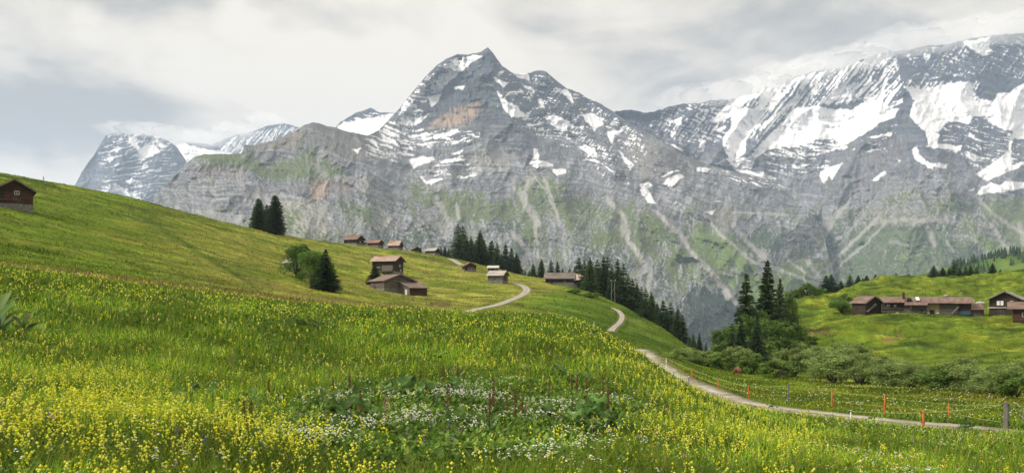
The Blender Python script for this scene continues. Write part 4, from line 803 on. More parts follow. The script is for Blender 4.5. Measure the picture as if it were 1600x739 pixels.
def butterbur(px, r, n, size, label, seed, light=1.0):
    rd = random.Random(seed)
    def mk(root):
        for i in range(int(n * 1.35)):
            a = rd.uniform(0, 6.28); rad = rd.uniform(.05, 1) * size * .95; c = Vector((math.cos(a) * rad, math.sin(a) * rad * .8, rd.uniform(.12, .38) * (1.2 - .3 * rad / size)))
            d = Vector((math.cos(a + rd.uniform(-.9, .9)), math.sin(a + rd.uniform(-.9, .9)), rd.uniform(-.1, .9))); k = rd.uniform(.55, 1.35) * light; col = [q * k for q in (.095, .170, .045)]
            s = size * rd.uniform(.22, .42); v, fl, cc = leaf_blade(c - d * s * .4, d, Vector((0, 0, 1)), s, s * 1.0, col, rd.uniform(.3, .8), rd.uniform(.3, .7), 9, True, .35); raw_mesh('leaf', v, fl, M_LEAF, root, colors=cc, smooth=True)
            v, fl, cc = blades(np.array([c.x * .6]), np.array([c.y * .6]), np.array([-.05]), np.array([c.z + .03]), np.array([.02]), np.array([(.10, .15, .06)]), np.array([.2]), np.random.default_rng(seed + i)); raw_mesh('stalk', v, fl, M_LEAF, root, colors=cc)
        return []
    return leafy_thing('butterbur_plant', label, 'plant', px, r, mk)
def row2r(px, py, a=5.5, b=46):
    th = float(thof(px)); r = np.linspace(a, b, 900); rows = rowof(r * math.sin(th), r * math.cos(th), ground(r * math.sin(th), r * math.cos(th)))
    return float(r[np.argmin(np.abs(rows - py))])
for i, (px, py, n, s, lab) in enumerate([
    (632, 632, 15, .85, 'large pale butterbur leaves above the patch of white flowers, left of the meadow middle'), (712, 628, 9, .55, 'small butterbur clump just right of the large pale one'),
    (915, 672, 15, .7, 'butterbur clump with upturned leaves beside the dock stalks, right of middle'), (965, 692, 14, .6, 'dark green butterbur clump nearest the bottom right dock stalk'),
    (745, 682, 8, .45, 'butterbur leaves among white flowers behind the row of dock stalks'), (530, 660, 12, .7, 'dark leafy butterbur clump left of the pink flower spike'), (548, 682, 9, .45, 'low butterbur clump under the pink flower spike'),
    (905, 604, 8, .8, 'dark leaf clump high on the meadow near its right shoulder'), (470, 518, 7, .9, 'dark leaf clump near the crest of the yellow meadow'), (395, 655, 8, .4, 'small leaf clump in the lower left meadow, in deep grass'),
    (300, 648, 8, .4, 'bluish leaf clump in the left meadow between yellow flowers'), (1205, 640, 10, .45, 'leaf clump on the verge just below the gravel road'), (1362, 668, 10, .45, 'leafy weed at the lower edge of the gravel road, behind the white post'), (1510, 674, 12, .55, 'sprawling leafy weed on the verge between orange post and thick post')]):
    butterbur(px, row2r(px, py) if py > 668 or px < 1150 else row2r(px, py, 20, 60), n, s, lab, 500 + i, 1.25 if i in (0, 2) else .85)
def hellebore(px, py, n, s, label, seed):
    rd = random.Random(seed)
    def mk(root):
        L1 = []
        for i in range(n):
            a = rd.uniform(0, 6.28); z0 = s * rd.uniform(.1, .75); d = Vector((math.cos(a), math.sin(a), rd.uniform(.5, 1.1))); col = [q * rd.uniform(.8, 1.3) for q in (.15, .22, .085)]
            L1.append(leaf_blade(Vector((0, 0, z0)), d, Vector((0, 0, 1)), s * rd.uniform(.55, .8), s * .24, col, .35, .45, 8))
        v, fl, c = merge(L1); raw_mesh('leaf', v, fl, M_LEAF, root, colors=c, smooth=True)
        v, fl, c = blades(np.zeros(2), np.zeros(2), np.full(2, -.05), np.full(2, s), np.full(2, .04), np.tile((.12, .17, .06), (2, 1)), np.full(2, .05), np.random.default_rng(seed)); raw_mesh('stem', v, fl, M_LEAF, root, colors=c); return []
    return leafy_thing('false_hellebore', label, 'plant', px, row2r(px, py), mk)
hellebore(-2, 532, 12, .95, 'tall ribbed hellebore with broad leaves cut by the left picture edge', 71)
hellebore(36, 535, 10, .62, 'low ribbed hellebore with spreading pale leaves near the left edge', 72)
hellebore(62, 528, 6, .42, 'smallest ribbed hellebore, right of the other two', 73)
def dock(px, py, h, label, seed, group=None):
    rd = random.Random(seed); rr = row2r(px, py)
    def mk(root):
        g = np.random.default_rng(seed); n = int(240 * h); t = g.random(n) ** .8; t = .75 * t + .25 * np.round(t * 9) / 9; rad = .034 * (1 - t * .75) * g.random(n) + .005; a = g.uniform(0, 6.283, n)
        c = np.stack([rad * np.cos(a), rad * np.sin(a), h * (.42 + .58 * t)], 1); col = np.array([(.17, .085, .045), (.22, .12, .06), (.12, .055, .03), (.22, .15, .07)])[g.integers(0, 4, n)]
        v, fl, cc = lobes(c, g.uniform(.006, .012, n), col, g); raw_mesh('seed_head', v, fl, M_PETAL, root, colors=cc)
        m = 3; v, fl, cc = blades(np.zeros(m), np.zeros(m), np.full(m, -.04), np.full(m, h), np.full(m, .016), np.tile((.17, .09, .05), (m, 1)), np.full(m, .03), g); raw_mesh('stem', v, fl, M_PETAL, root, colors=cc)
        L1 = []
        for i in range(4):
            a = rd.uniform(0, 6.28); L1.append(leaf_blade(Vector((0, 0, h * rd.uniform(.05, .3))), Vector((math.cos(a), math.sin(a), .5)), Vector((0, 0, 1)), .28, .08, (.07, .13, .04), .2, .6, 6))
        v, fl, cc = merge(L1); raw_mesh('leaf', v, fl, M_LEAF, root, colors=cc, smooth=True); return []
    leafy_thing('dock_plant', label, 'plant', px, rr, mk, group)
DK = [(771, 672, 'tallest rust-brown dock stalk in the middle of the meadow'), (792, 664, 'dock stalk just right of the tallest one'), (805, 678, 'dock stalk with a thick head, third from the left in the central row'), (816, 672, 'last dock stalk of the central row on its right end'),
      (656, 612, 'dock stalk above the large pale butterbur leaves'), (692, 612, 'dock stalk between the two butterbur clumps, upper edge'), (715, 610, 'short dock stalk right of the butterbur leaves'), (950, 672, 'single tall dock stalk over the dark butterbur clump at right'),
      (893, 628, 'leftmost dock stalk of the pair on the right shoulder'), (901, 630, 'second dock stalk of the pair on the right shoulder'), (917, 634, 'dock stalk right of the pair on the right shoulder'), (859, 630, 'thin dock stalk left of the right shoulder pair'),
      (563, 668, 'dock stalk left of the pink flower spike'), (546, 624, 'dock stalk high in the left centre of the meadow'), (520, 630, 'reddish dock stalk above the dark leafy butterbur'), (765, 690, 'dock stalk in front of the tallest one'),
      (381, 700, 'dock stalk near the bottom, left of the white flowers'), (392, 706, 'dock stalk next to the bottom left one, slightly nearer'), (420, 640, 'dock stalk in the left meadow above the white flowers'), (160, 462, 'dock stalk standing on the left crest'), (303, 474, 'dock stalk on the crest above the left hillside'),
      (332, 474, 'thin dock stalk on the crest near the middle left'), (942, 640, 'dock stalk behind the single tall one at right'), (700, 668, 'dock stalk among white flowers left of the central row')]
for i, (a, b, lab) in enumerate(DK): dock(a, b, random.Random(i).uniform(.5, .72) * (1.15 if i in (0, 7) else .9), lab, 900 + i)
def spike(px, py, label):
    def mk(root):
        g = np.random.default_rng(3); n = 60; t = g.random(n); a = g.uniform(0, 6.283, n); rad = .035 * (1 - .6 * t); c = np.stack([rad * np.cos(a), rad * np.sin(a), .26 + .22 * t], 1)
        v, fl, cc = lobes(c, g.uniform(.007, .012, n), np.array([(.42, .20, .22), (.36, .15, .18), (.45, .26, .26)])[g.integers(0, 3, n)], g); raw_mesh('flower_head', v, fl, M_PETAL, root, colors=cc)
        v, fl, cc = blades(np.zeros(2), np.zeros(2), np.full(2, -.04), np.full(2, .3), np.full(2, .014), np.tile((.08, .13, .04), (2, 1)), np.full(2, .03), g); raw_mesh('stem', v, fl, M_PETAL, root, colors=cc); return []
    leafy_thing('orchid', label, 'flower', px, row2r(px, py), mk)
spike(602, 676, 'pink orchid spike standing out among green leaves and white flowers')

# ---------------------------------------------------------------- trees
def tube(pts, rad, sides=6):
    V = []; pts = [Vector(p) for p in pts]
    for i, p in enumerate(pts):
        d = (pts[min(i + 1, len(pts) - 1)] - pts[max(i - 1, 0)]).normalized(); a = d.orthogonal().normalized(); b = d.cross(a)
        for k in range(sides):
            t = 2 * math.pi * k / sides; V.append(tuple(p + (a * math.cos(t) + b * math.sin(t)) * rad[i]))
    F_ = []
    for i in range(len(pts) - 1):
        for k in range(sides): F_.append((i * sides + k, i * sides + (k + 1) % sides, (i + 1) * sides + (k + 1) % sides, (i + 1) * sides + k))
    return np.array(V), [np.array(F_)], np.tile((.1, .08, .06), (len(V), 1))
def spruce_mesh(seed, levels=34, per=10, slim=.19, gap=.08, col=(.040, .064, .026), droop=.35, detail=7, lowcut=.05, taper=.82):
    """unit-height spruce: whorls of drooping boughs, each bough a spray of needle fans"""
    g = np.random.default_rng(seed); V = []; C = []
    for i in range(levels):
        t = lowcut + (1 - lowcut) * (i + g.uniform(-.4, .4)) / levels; t = min(max(t, lowcut), .985)
        R = slim * (1 - t) ** taper * (1.0 if t > .12 else .8) + .006; m = max(4, int(per * (1 - .55 * t)))
        a0 = g.uniform(0, 6.28)
        for k in range(m):
            if g.random() < gap: continue
            a = a0 + 6.283 * k / m + g.normal(0, .2); L_ = R * g.uniform(.62, 1.18); d = np.array([math.cos(a), math.sin(a), 0]); s = np.array([-math.sin(a), math.cos(a), 0])
            shade = g.uniform(.7, 1.35)
            for q in range(detail):
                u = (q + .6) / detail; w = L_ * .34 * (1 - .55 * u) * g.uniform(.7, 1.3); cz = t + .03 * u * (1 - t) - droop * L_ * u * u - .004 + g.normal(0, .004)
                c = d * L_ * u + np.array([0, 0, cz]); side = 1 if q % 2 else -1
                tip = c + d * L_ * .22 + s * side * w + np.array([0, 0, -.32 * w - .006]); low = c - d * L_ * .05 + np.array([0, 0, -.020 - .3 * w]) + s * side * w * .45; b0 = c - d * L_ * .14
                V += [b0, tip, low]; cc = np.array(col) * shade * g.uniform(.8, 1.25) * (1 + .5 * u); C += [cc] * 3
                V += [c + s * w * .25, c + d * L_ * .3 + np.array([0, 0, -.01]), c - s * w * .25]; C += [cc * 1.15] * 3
    V = np.array(V); C = np.clip(np.array(C), .004, 1); n = len(V) // 3; f = np.arange(n * 3).reshape(-1, 3)
    # leader
    return V, [f], C
def hold_mesh(name, v, fl, mat, c, smooth=False):
    o = raw_mesh(name, v, fl, mat, colors=c, smooth=smooth); me = o.data; bpy.data.objects.remove(o); return me
SPR = []
for i, kw in enumerate([dict(slim=.25, gap=.04, per=13), dict(slim=.25, gap=.08, levels=32, per=12), dict(slim=.20, gap=.04, levels=38, per=12), dict(slim=.28, gap=.05, col=(.024, .042, .022), levels=32, per=13), dict(slim=.24, gap=.12, levels=30, per=11), dict(slim=.25, gap=.02, levels=40, per=15), dict(slim=.20, gap=.02, levels=46, per=15, taper=.42)]):
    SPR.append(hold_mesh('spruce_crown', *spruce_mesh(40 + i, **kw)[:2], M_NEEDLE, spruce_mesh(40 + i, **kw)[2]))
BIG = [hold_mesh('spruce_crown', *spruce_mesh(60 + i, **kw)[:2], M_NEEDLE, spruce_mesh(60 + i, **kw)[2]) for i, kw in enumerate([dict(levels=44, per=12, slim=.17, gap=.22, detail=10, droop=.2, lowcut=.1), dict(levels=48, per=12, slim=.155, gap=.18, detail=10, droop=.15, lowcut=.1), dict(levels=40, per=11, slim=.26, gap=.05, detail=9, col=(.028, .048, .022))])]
tv, tf, tcol = tube([(0, 0, -.06), (.002, 0, .2), (0, .003, .6), (0, 0, .97)], [.016, .013, .008, .002], 7)
TRUNK = hold_mesh('spruce_trunk', tv, tf, M_BARK, tcol, True)
def put_spruce(px, top, r, me, label, group, wide=1.0, kind='spruce_tree', seed=0):
    p = at(px, r); H = (HY - top) / F * p.y - p.z + .3
    root = bpy.data.objects.new(kind, None); COL.objects.link(root); root.location = p - Vector((0, 0, .3)); tag(root, label, 'tree', group)
    root.rotation_euler[2] = (px * 1.7 + seed) % 6.28; root.scale = (H * wide, H * wide, H)
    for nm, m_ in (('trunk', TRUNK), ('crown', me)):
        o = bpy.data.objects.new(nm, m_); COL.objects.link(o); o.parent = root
    return root
def sky_r(px, a=120, b=640):
    th = float(thof(px)); r = np.linspace(a, b, 900); rows = rowof(r * math.sin(th), r * math.cos(th), ground(r * math.sin(th), r * math.cos(th)))
    return float(r[np.argmin(rows)])
rt = random.Random(9)
put_spruce(404, 309, sky_r(404) - 8, SPR[6], 'left of two dense dark spruces alone on the left skyline', None, 1.35)
put_spruce(430, 304, sky_r(430) - 14, SPR[6], 'right and taller of two dense dark spruces alone on the left skyline', None, 1.3)
put_spruce(417, 318, sky_r(417) + 2, SPR[3], 'dark spruce half hidden between the lone pair on the left skyline', None, 1.3)
ROWN = ['first', 'second', 'third', 'fourth', 'fifth', 'sixth', 'seventh', 'eighth', 'ninth', 'tenth', 'eleventh', 'twelfth', 'thirteenth', 'fourteenth', 'fifteenth', 'sixteenth', 'seventeenth', 'eighteenth', 'nineteenth', 'twentieth', 'twenty-first', 'twenty-second', 'twenty-third', 'twenty-fourth', 'twenty-fifth', 'twenty-sixth', 'twenty-seventh', 'twenty-eighth', 'twenty-ninth', 'thirtieth']
def row_of(lst, where, group, off=12, wide=1.0):
    lst = sorted(lst)
    for i, t in enumerate(lst):
        px, top = t[:2]; dr = t[2] if len(t) > 2 else off
        put_spruce(px, top, sky_r(px) + dr + rt.uniform(-3, 6), SPR[rt.randrange(6)], '%s spruce from the left %s' % (ROWN[i], where), group, wide * rt.uniform(.9, 1.2))
row_of([(689, 385), (695, 384), (701, 386), (716, 348), (723, 351), (730, 372), (736, 368), (750, 359), (758, 382), (768, 374), (777, 378), (790, 380), (799, 386), (807, 394), (743, 380), (784, 396)], 'in the dark clump on the ridge above the small huts', 'spruces on the ridge above the huts', 4, 1.2)
row_of([(820, 419), (833, 410), (827, 421), (846, 403), (861, 404), (871, 407), (879, 418), (890, 416), (898, 414)], 'in the row behind the pale-roofed farm hut', 'spruces behind the farm hut', 14, 1.1)
row_of([(905, 400), (913, 406), (922, 401), (933, 403), (943, 399), (949, 399), (956, 412), (965, 402), (974, 410), (982, 428), (988, 434), (995, 440), (1002, 446), (1009, 449), (1018, 456), (1027, 470), (1036, 467), (1042, 480), (1048, 471), (1059, 477), (1066, 489)], 'in the line running down the steep edge of the hill', 'spruces down the steep edge of the hill', 7, 1.15)
row_of([(1078, 524), (1083, 519), (1093, 518), (1087, 532), (1103, 533), (1112, 540)], 'in the low group at the mouth of the gorge', 'spruces at the mouth of the gorge', 10, 1.0)
row_of([(1291, 429), (1299, 428), (1314, 438), (1328, 428), (1341, 429), (1348, 434), (1354, 429), (1368, 428), (1376, 432), (1382, 431), (1389, 429), (1394, 432), (1400, 425), (1406, 433), (1420, 427), (1438, 432), (1450, 429), (1459, 414), (1466, 424), (1473, 417), (1490, 404), (1500, 416), (1509, 416), (1517, 414), (1526, 415), (1551, 410), (1563, 420), (1483, 418)], 'on the skyline of the right hill', 'spruces on the skyline of the right hill', 5, 1.85)
put_spruce(1166, 424, 222, BIG[0], 'tall ragged spruce leaning out left of the gorge-side thicket', None, 1.35, seed=1)
put_spruce(1199, 403, 235, BIG[1], 'tallest spruce, ragged and dark, over the thicket beside the gorge', None, 1.3, seed=2)
put_spruce(1219, 432, 245, BIG[1], 'thin spruce close behind the tallest one, on its right', None, 1.1, seed=4)
put_spruce(1183, 492, 165, BIG[2], 'young dark green spruce in front of the gorge-side thicket', None, .95, seed=3)
put_spruce(1158, 497, 185, BIG[2], 'young bright green spruce left of the darker young one', None, .9, seed=5)
put_spruce(1144, 502, 190, SPR[1], 'small spruce on the left flank of the thicket', None, 1.1)
put_spruce(1500, 558, 150, SPR[1], 'young spruce poking out of the shrubs at the foot of the right hill', None, 1.0)
put_spruce(1478, 566, 150, SPR[4], 'smaller young spruce left of its neighbour in the right shrubs', None, 1.0)
def rr_(px, py): return hit(px, py, 60).xy.length
put_spruce(509, 388, rr_(509, 455), BIG[2], 'dense spruce at the right end of the clump around the grey hut', None, 1.5, seed=7)
put_spruce(586, 412, rr_(586, 447), BIG[2], 'small spruce leaning against the left side of the double barn', None, 1.8, seed=8)
put_spruce(657, 386, sky_r(657) + 2, SPR[2], 'tiny spruce between two huts on the ridge', None, 1.4)

# broad-leaved trees and shrubs: leaf faces gathered in clumps along real limbs
def bush_mesh(seed, n=5200, clumps=16, leaf=.03, col=(.06, .105, .03), flat=.8, hollow=.5, tall=1.0, loose=.0):
    """about unit width; leaves cluster in clumps of different size with gaps between"""
    g = np.random.default_rng(seed); cs = []
    for i in range(clumps):
        a = g.uniform(0, 6.283); rr = .36 * math.sqrt(g.random()); zz = g.uniform(.18, .78) * (1 - .7 * rr); cs.append((rr * math.cos(a), rr * math.sin(a), zz, g.uniform(.10, .20) * (1 - .3 * zz)))
    cs = np.array(cs); k = g.integers(0, clumps, n); v = g.normal(size=(n, 3)); v /= np.linalg.norm(v, axis=1)[:, None]; rad = cs[k, 3] * (hollow + (1 - hollow) * g.random(n)) * (1 + loose * g.random(n)) * (1 + .25 * np.sin(7 * v[:, 0] + 5 * v[:, 1] + k))
    c = cs[k, :3] + v * rad[:, None] * np.array([1, 1, flat]); c[:, 2] = np.abs(c[:, 2]) * tall; clump_tone = g.uniform(.75, 1.25, clumps)[k]  # random leaf tone for each clump
    a = g.uniform(0, 6.283, n); nrm = v + g.normal(0, .6, (n, 3)); nrm /= np.linalg.norm(nrm, axis=1)[:, None]; t1 = np.cross(nrm, g.normal(size=(n, 3))); t1 /= np.linalg.norm(t1, axis=1)[:, None]; t2 = np.cross(nrm, t1); s = leaf * g.uniform(.6, 1.4, n)[:, None]
    V = np.stack([c - t1 * s, c + t2 * s * .5, c + t1 * s, c - t2 * s * .5], 1).reshape(-1, 3); b = np.arange(n) * 4; C = np.array(col)[None] * (clump_tone * g.uniform(.7, 1.35, n))[:, None]
    tr = []
    for i in range(0, clumps, 2):
        e = cs[i, :3] * np.array([1, 1, tall]); tr.append(tube([(0, 0, -.05), tuple(e * .4 + np.array([0, 0, .05])), tuple(e)], [.018, .012, .004], 5))
    return V, [np.stack([b, b + 1, b + 2, b + 3], 1)], np.clip(np.repeat(C[:, None], 4, 1).reshape(-1, 3), .008, 1), merge(tr)
def bush_kind(seed, **kw):
    v, fl, c, (tv_, tfl, tc2) = bush_mesh(seed, **kw); return hold_mesh('crown', v, fl, M_LEAF, c), hold_mesh('trunk', tv_, tfl, M_BARK, tc2, True)
WIL = [bush_kind(80 + i, n=6500, clumps=26, leaf=.020, col=(.215, .285, .085), hollow=.35, loose=.5) for i in range(3)]
ALD = [bush_kind(90 + i, n=5500, clumps=22, leaf=.026, col=(.125, .20, .042), hollow=.5) for i in range(3)]
TRE = [bush_kind(95 + i, n=5200, clumps=26, leaf=.026, col=(.10, .17, .036), tall=1.7, hollow=.4, loose=.35) for i in range(2)]
def put_bush(px, base, wpx, hpx, kind, label, name='shrub', cat='shrub', group=None, r=None):
    p = at(px, r) if r else hit(px, base, 60); me, tr = kind[rt.randrange(len(kind))]; W = wpx / F * p.y * 1.25; tall = 1.7 if kind is TRE else 1.0
    H = hpx / F * p.y if not r else (HY - (base - hpx)) / F * p.y - p.z
    root = bpy.data.objects.new(name, None); COL.objects.link(root); root.location = p; root.rotation_euler[2] = rt.uniform(0, 6.28); root.scale = (W, W, H / (.85 * tall)); tag(root, label, cat, group)
    for nm, m_ in (('trunk', tr), ('crown', me)):
        o = bpy.data.objects.new(nm, m_); COL.objects.link(o); o.parent = root
    return root
B = [(1240, 588, 66, 48, WIL), (1275, 582, 62, 44, WIL), (1303, 598, 84, 56, WIL), (1345, 600, 76, 54, WIL), (1384, 604, 66, 42, WIL), (1424, 606, 70, 40, WIL), (1466, 610, 70, 44, ALD), (1510, 612, 74, 46, WIL), (1548, 616, 60, 38, WIL), (1586, 622, 64, 48, ALD),
     (1328, 572, 74, 42, WIL), (1248, 560, 54, 34, WIL), (1214, 590, 50, 30, ALD), (1500, 592, 66, 38, WIL), (1562, 598, 60, 34, WIL), (1420, 590, 60, 30, WIL), (1300, 566, 50, 30, ALD), (1376, 584, 60, 30, WIL), (1600, 602, 60, 40, WIL), (1632, 624, 70, 50, WIL), (1268, 540, 22, 17, ALD)]
for i, (a, b, w, h, k) in enumerate(sorted(B)):
    put_bush(a, b, w, h, k, '%s shrub from the left in the %s thicket below the right hill' % (ROWN[i], 'grey-green' if k is WIL else 'green') if i < 20 else 'shrub at the far right end of the thicket below the right hill', 'alder_shrub' if k is ALD else 'willow_shrub', 'shrub', 'shrubs below the right hill')
B = [(1062, 563, 36, 22, WIL), (1083, 566, 40, 26, WIL), (1106, 572, 46, 26, WIL), (1130, 577, 40, 30, ALD), (1152, 580, 56, 42, WIL), (1176, 583, 44, 34, ALD), (1212, 580, 44, 26, WIL), (1196, 572, 50, 38, ALD), (1128, 556, 34, 30, ALD)]
for i, (a, b, w, h, k) in enumerate(sorted(B)):
    put_bush(a, b, w, h, k, '%s rounded shrub from the left along the field edge behind the cow' % ROWN[i], 'alder_shrub' if k is ALD else 'willow_shrub', 'shrub', 'shrubs along the field edge')
for i, (a, top, w, rr, k, lab) in enumerate([(1129, 503, 42, 205, TRE, 'dark green broad-leaved tree at the left edge of the thicket'), (1150, 496, 56, 212, TRE, 'bright green tree under the ragged leaning spruce'), (1172, 476, 56, 218, TRE, 'light green tree filling the gap between the two big spruces'),
       (1188, 468, 50, 226, TRE, 'tall light green tree right beside the tallest spruce'), (1205, 486, 64, 210, TRE, 'round bright green tree below the tallest spruce'), (1226, 445, 44, 250, TRE, 'slender loose tree right of the tallest spruce'), (1236, 490, 56, 215, TRE, 'wide green tree at the right end of the thicket'), (1218, 518, 60, 195, TRE, 'low green tree in the right part of the thicket'),
       (1140, 526, 54, 196, TRE, 'low tree in the left part of the thicket'), (1172, 516, 56, 200, TRE, 'middle-height tree behind the young spruces')]):
    p = at(a, rr); rowb = float(rowof(p.x, p.y, p.z)); put_bush(a, rowb, w, rowb - top, k, lab, 'broadleaf_tree', 'tree', None, rr)
for i, (a, h, w) in enumerate([(1236, 18, 22), (1248, 20, 26), (1262, 24, 26), (1276, 19, 22), (1286, 14, 16)]):
    rr = sky_r(a) + 3; p = at(a, rr); rowb = float(rowof(p.x, p.y, p.z)); put_bush(a, rowb, w, h, ALD, '%s shrub from the left on the left brow of the right hill' % ROWN[i], 'alder_shrub', 'shrub', 'shrubs on the brow of the right hill', rr)
put_bush(1315, 489, 38, 36, TRE, 'single round tree left of the long farmhouse', 'broadleaf_tree', 'tree')
put_bush(464, 434, 58, 62, TRE, 'light feathery tree at the left end of the clump around the grey hut', 'broadleaf_tree', 'tree')
put_bush(487, 447, 54, 66, TRE, 'darker broad-leaved tree in the middle of the clump around the grey hut', 'broadleaf_tree', 'tree')
put_bush(470, 436, 26, 18, ALD, 'low shrub at the wall of the grey hut', 'alder_shrub', 'shrub')
for a, b, w, h, lab in [(671, 509, 12, 14, 'lone weedy shrub on the crest of the yellow meadow')]:
    put_bush(812, 508, w, h, ALD, lab, 'alder_shrub', 'shrub', None, 45)
put_bush(925, 466, 30, 10, ALD, 'low bush on the slope right of the pale-roofed farm hut', 'alder_shrub', 'shrub')
put_bush(900, 459, 26, 9, ALD, 'small bush just below the pale-roofed farm hut', 'alder_shrub', 'shrub')
# wooded slope beyond the right hill
def wooded_hill():
    c = [(1250, 470), (1330, 455), (1400, 436), (1460, 424), (1500, 413), (1540, 404), (1580, 396), (1640, 388), (1800, 370), (2000, 360)]
    X1 = np.arange(1250, 2000, 6.0); cr_ = np.interp(X1, [a for a, _ in c], [b for _, b in c]); R = 40; t = np.linspace(0, 1, R)[:, None]; PY = cr_[None] + (560 - cr_[None]) * t; D = 1500 - 620 * t + 0 * PY + 25 * fbm(X1[None] / 40 + 0 * t, t * 6 + 0 * X1[None], 3, 5)
    X = (X1[None] - HX) / F * D; Z = (HY - PY) / F * D; bx = X[:1] * 1.25; by = D[:1] * 1.25; bz = Z[:1] - 220; X = np.concatenate([bx, X]); D = np.concatenate([by, D]); Z = np.concatenate([bz, Z])
    n = fbm(X / 60, D / 60, 4, 9)[..., None]; col = np.array((.065, .115, .022)) * (1 + .8 * n); col = np.where(n > .25, np.array((.11, .16, .03)), col)
    h = raw_mesh('hill', np.stack([X.ravel(), D.ravel(), Z.ravel()], 1), grid_faces(*X.shape)[:, ::-1], M_GROUND, colors=np.clip(col, .01, 1).reshape(-1, 3), smooth=True); tag(h, kind='structure')
    g = np.random.default_rng(77); n = 600; px = g.uniform(1490, 1990, n); t = g.random(n) ** 4 * .45; dn = fbm(px / 60, t * 12, 3, 21); k = dn + .9 * (t < .12) - .2 > g.uniform(-.5, .5, n); px = px[k]; t = t[k]; n = len(px)
    cr2 = np.interp(px, [a for a, _ in c], [b for _, b in c]); D = 1500 - 620 * t; py = cr2 + (560 - cr2) * t; x = (px - HX) / F * D; z = (HY - py) / F * D; V = []; Fc = []; C = []
    h_ = g.uniform(7, 15, n)
    for q in range(4):
        s = 6; a = np.arange(s) * 6.283 / s + q; z0 = z + h_ * (.05 + .2 * q); rr = h_ * (.24 - .045 * q); base = np.stack([x[:, None] + rr[:, None] * np.cos(a) * g.uniform(.7, 1.2, (n, s)), D[:, None] + rr[:, None] * np.sin(a), np.repeat(z0[:, None], s, 1)], 2)
        tip = np.stack([x, D, z0 + h_ * .38], 1)[:, None]; v = np.concatenate([base, tip], 1); o = len(V) and sum(len(w) for w in V); ids = (np.arange(n) * (s + 1))[:, None]
        for j in range(s): Fc.append(np.stack([ids[:, 0] + j, ids[:, 0] + (j + 1) % s, ids[:, 0] + s], 1) + (o or 0))
        V.append(v.reshape(-1, 3)); C.append(np.repeat((np.array((.022, .042, .02))[None] * g.uniform(.7, 1.6, n)[:, None])[:, None], s + 1, 1).reshape(-1, 3))
    tag(raw_mesh('forest', np.concatenate(V), [np.concatenate(Fc)], M_NEEDLE, colors=np.concatenate(C)), 'dark conifer forest on the distant hillside behind the right hill', 'forest', kind='stuff')
wooded_hill()
# ---------------------------------------------------------------- building materials
def wood_mat(name, c1, c2, log=.22, vertical=False):
    m, nt, b = mat_base(name); l = nt.links.new; tc_2 = nd(nt, 'ShaderNodeTexCoord'); sp_ = nd(nt, 'ShaderNodeSeparateXYZ'); l(tc_2.outputs['Object'], sp_.inputs[0])
    md = nd(nt, 'ShaderNodeMath', operation='PINGPONG'); md.inputs[1].default_value = log / 2
    if vertical:
        ad = nd(nt, 'ShaderNodeMath', operation='ADD'); l(sp_.outputs[0], ad.inputs[0]); l(sp_.outputs[1], ad.inputs[1]); l(ad.outputs[0], md.inputs[0])
    else: l(sp_.outputs[2], md.inputs[0])
    mr = nd(nt, 'ShaderNodeMapRange'); l(md.outputs[0], mr.inputs[0]); mr.inputs[2].default_value = log * .18; mr.inputs[3].default_value = .35; mr.inputs[4].default_value = 1
    n = nd(nt, 'ShaderNodeTexNoise'); mp = nd(nt, 'ShaderNodeMapping'); mp.inputs['Scale'].default_value = (.5, .5, 3) if not vertical else (3, 3, .5); l(tc_2.outputs['Object'], mp.inputs[0]); l(mp.outputs[0], n.inputs['Vector']); n.inputs['Scale'].default_value = 1.3; n.inputs['Detail'].default_value = 6
    c = nd(nt, 'ShaderNodeValToRGB'); l(n.outputs['Fac'], c.inputs[0]); c.color_ramp.elements[0].position = .3; c.color_ramp.elements[1].position = .72; c.color_ramp.elements[0].color = (*c1, 1); c.color_ramp.elements[1].color = (*c2, 1)
    s = nd(nt, 'ShaderNodeVectorMath', operation='SCALE'); l(c.outputs[0], s.inputs[0]); l(mr.outputs[0], s.inputs['Scale']); l(s.outputs[0], b.inputs['Base Color'])
    bp = nd(nt, 'ShaderNodeBump'); l(mr.outputs[0], bp.inputs['Height']); bp.inputs['Distance'].default_value = .04; l(bp.outputs[0], b.inputs['Normal']); return m
def noise_mat(name, c1, c2, scale=1.0, stretch=(1, 1, 1), p=(.35, .65), rough=.85, det=8):
    m, nt, b = mat_base(name); l = nt.links.new; tc_2 = nd(nt, 'ShaderNodeTexCoord'); n = nd(nt, 'ShaderNodeTexNoise'); mp = nd(nt, 'ShaderNodeMapping'); mp.inputs['Scale'].default_value = stretch
    l(tc_2.outputs['Object'], mp.inputs[0]); l(mp.outputs[0], n.inputs['Vector']); n.inputs['Scale'].default_value = scale; n.inputs['Detail'].default_value = det; n.inputs['Roughness'].default_value = .65
    c = nd(nt, 'ShaderNodeValToRGB'); l(n.outputs['Fac'], c.inputs[0]); c.color_ramp.elements[0].position = p[0]; c.color_ramp.elements[1].position = p[1]; c.color_ramp.elements[0].color = (*c1, 1); c.color_ramp.elements[1].color = (*c2, 1)
    l(c.outputs[0], b.inputs['Base Color']); b.inputs['Roughness'].default_value = rough; return m
W_DARK = wood_mat('dark_log_wood', (.024, .017, .012), (.072, .048, .034)); W_RED = wood_mat('red_brown_log_wood', (.042, .022, .015), (.115, .055, .036)); W_GREY = wood_mat('weathered_grey_planks', (.09, .08, .068), (.24, .215, .18), .2, True)
W_GREYH = wood_mat('weathered_log_wood', (.07, .06, .048), (.18, .15, .12)); W_TAN = wood_mat('pale_boards', (.26, .19, .11), (.42, .33, .20), .2, True)
STONE = noise_mat('rubble_stone', (.07, .07, .06), (.24, .23, .20), 2.2); PLASTER = noise_mat('pale_plaster', (.42, .40, .36), (.62, .60, .56), 1.0)
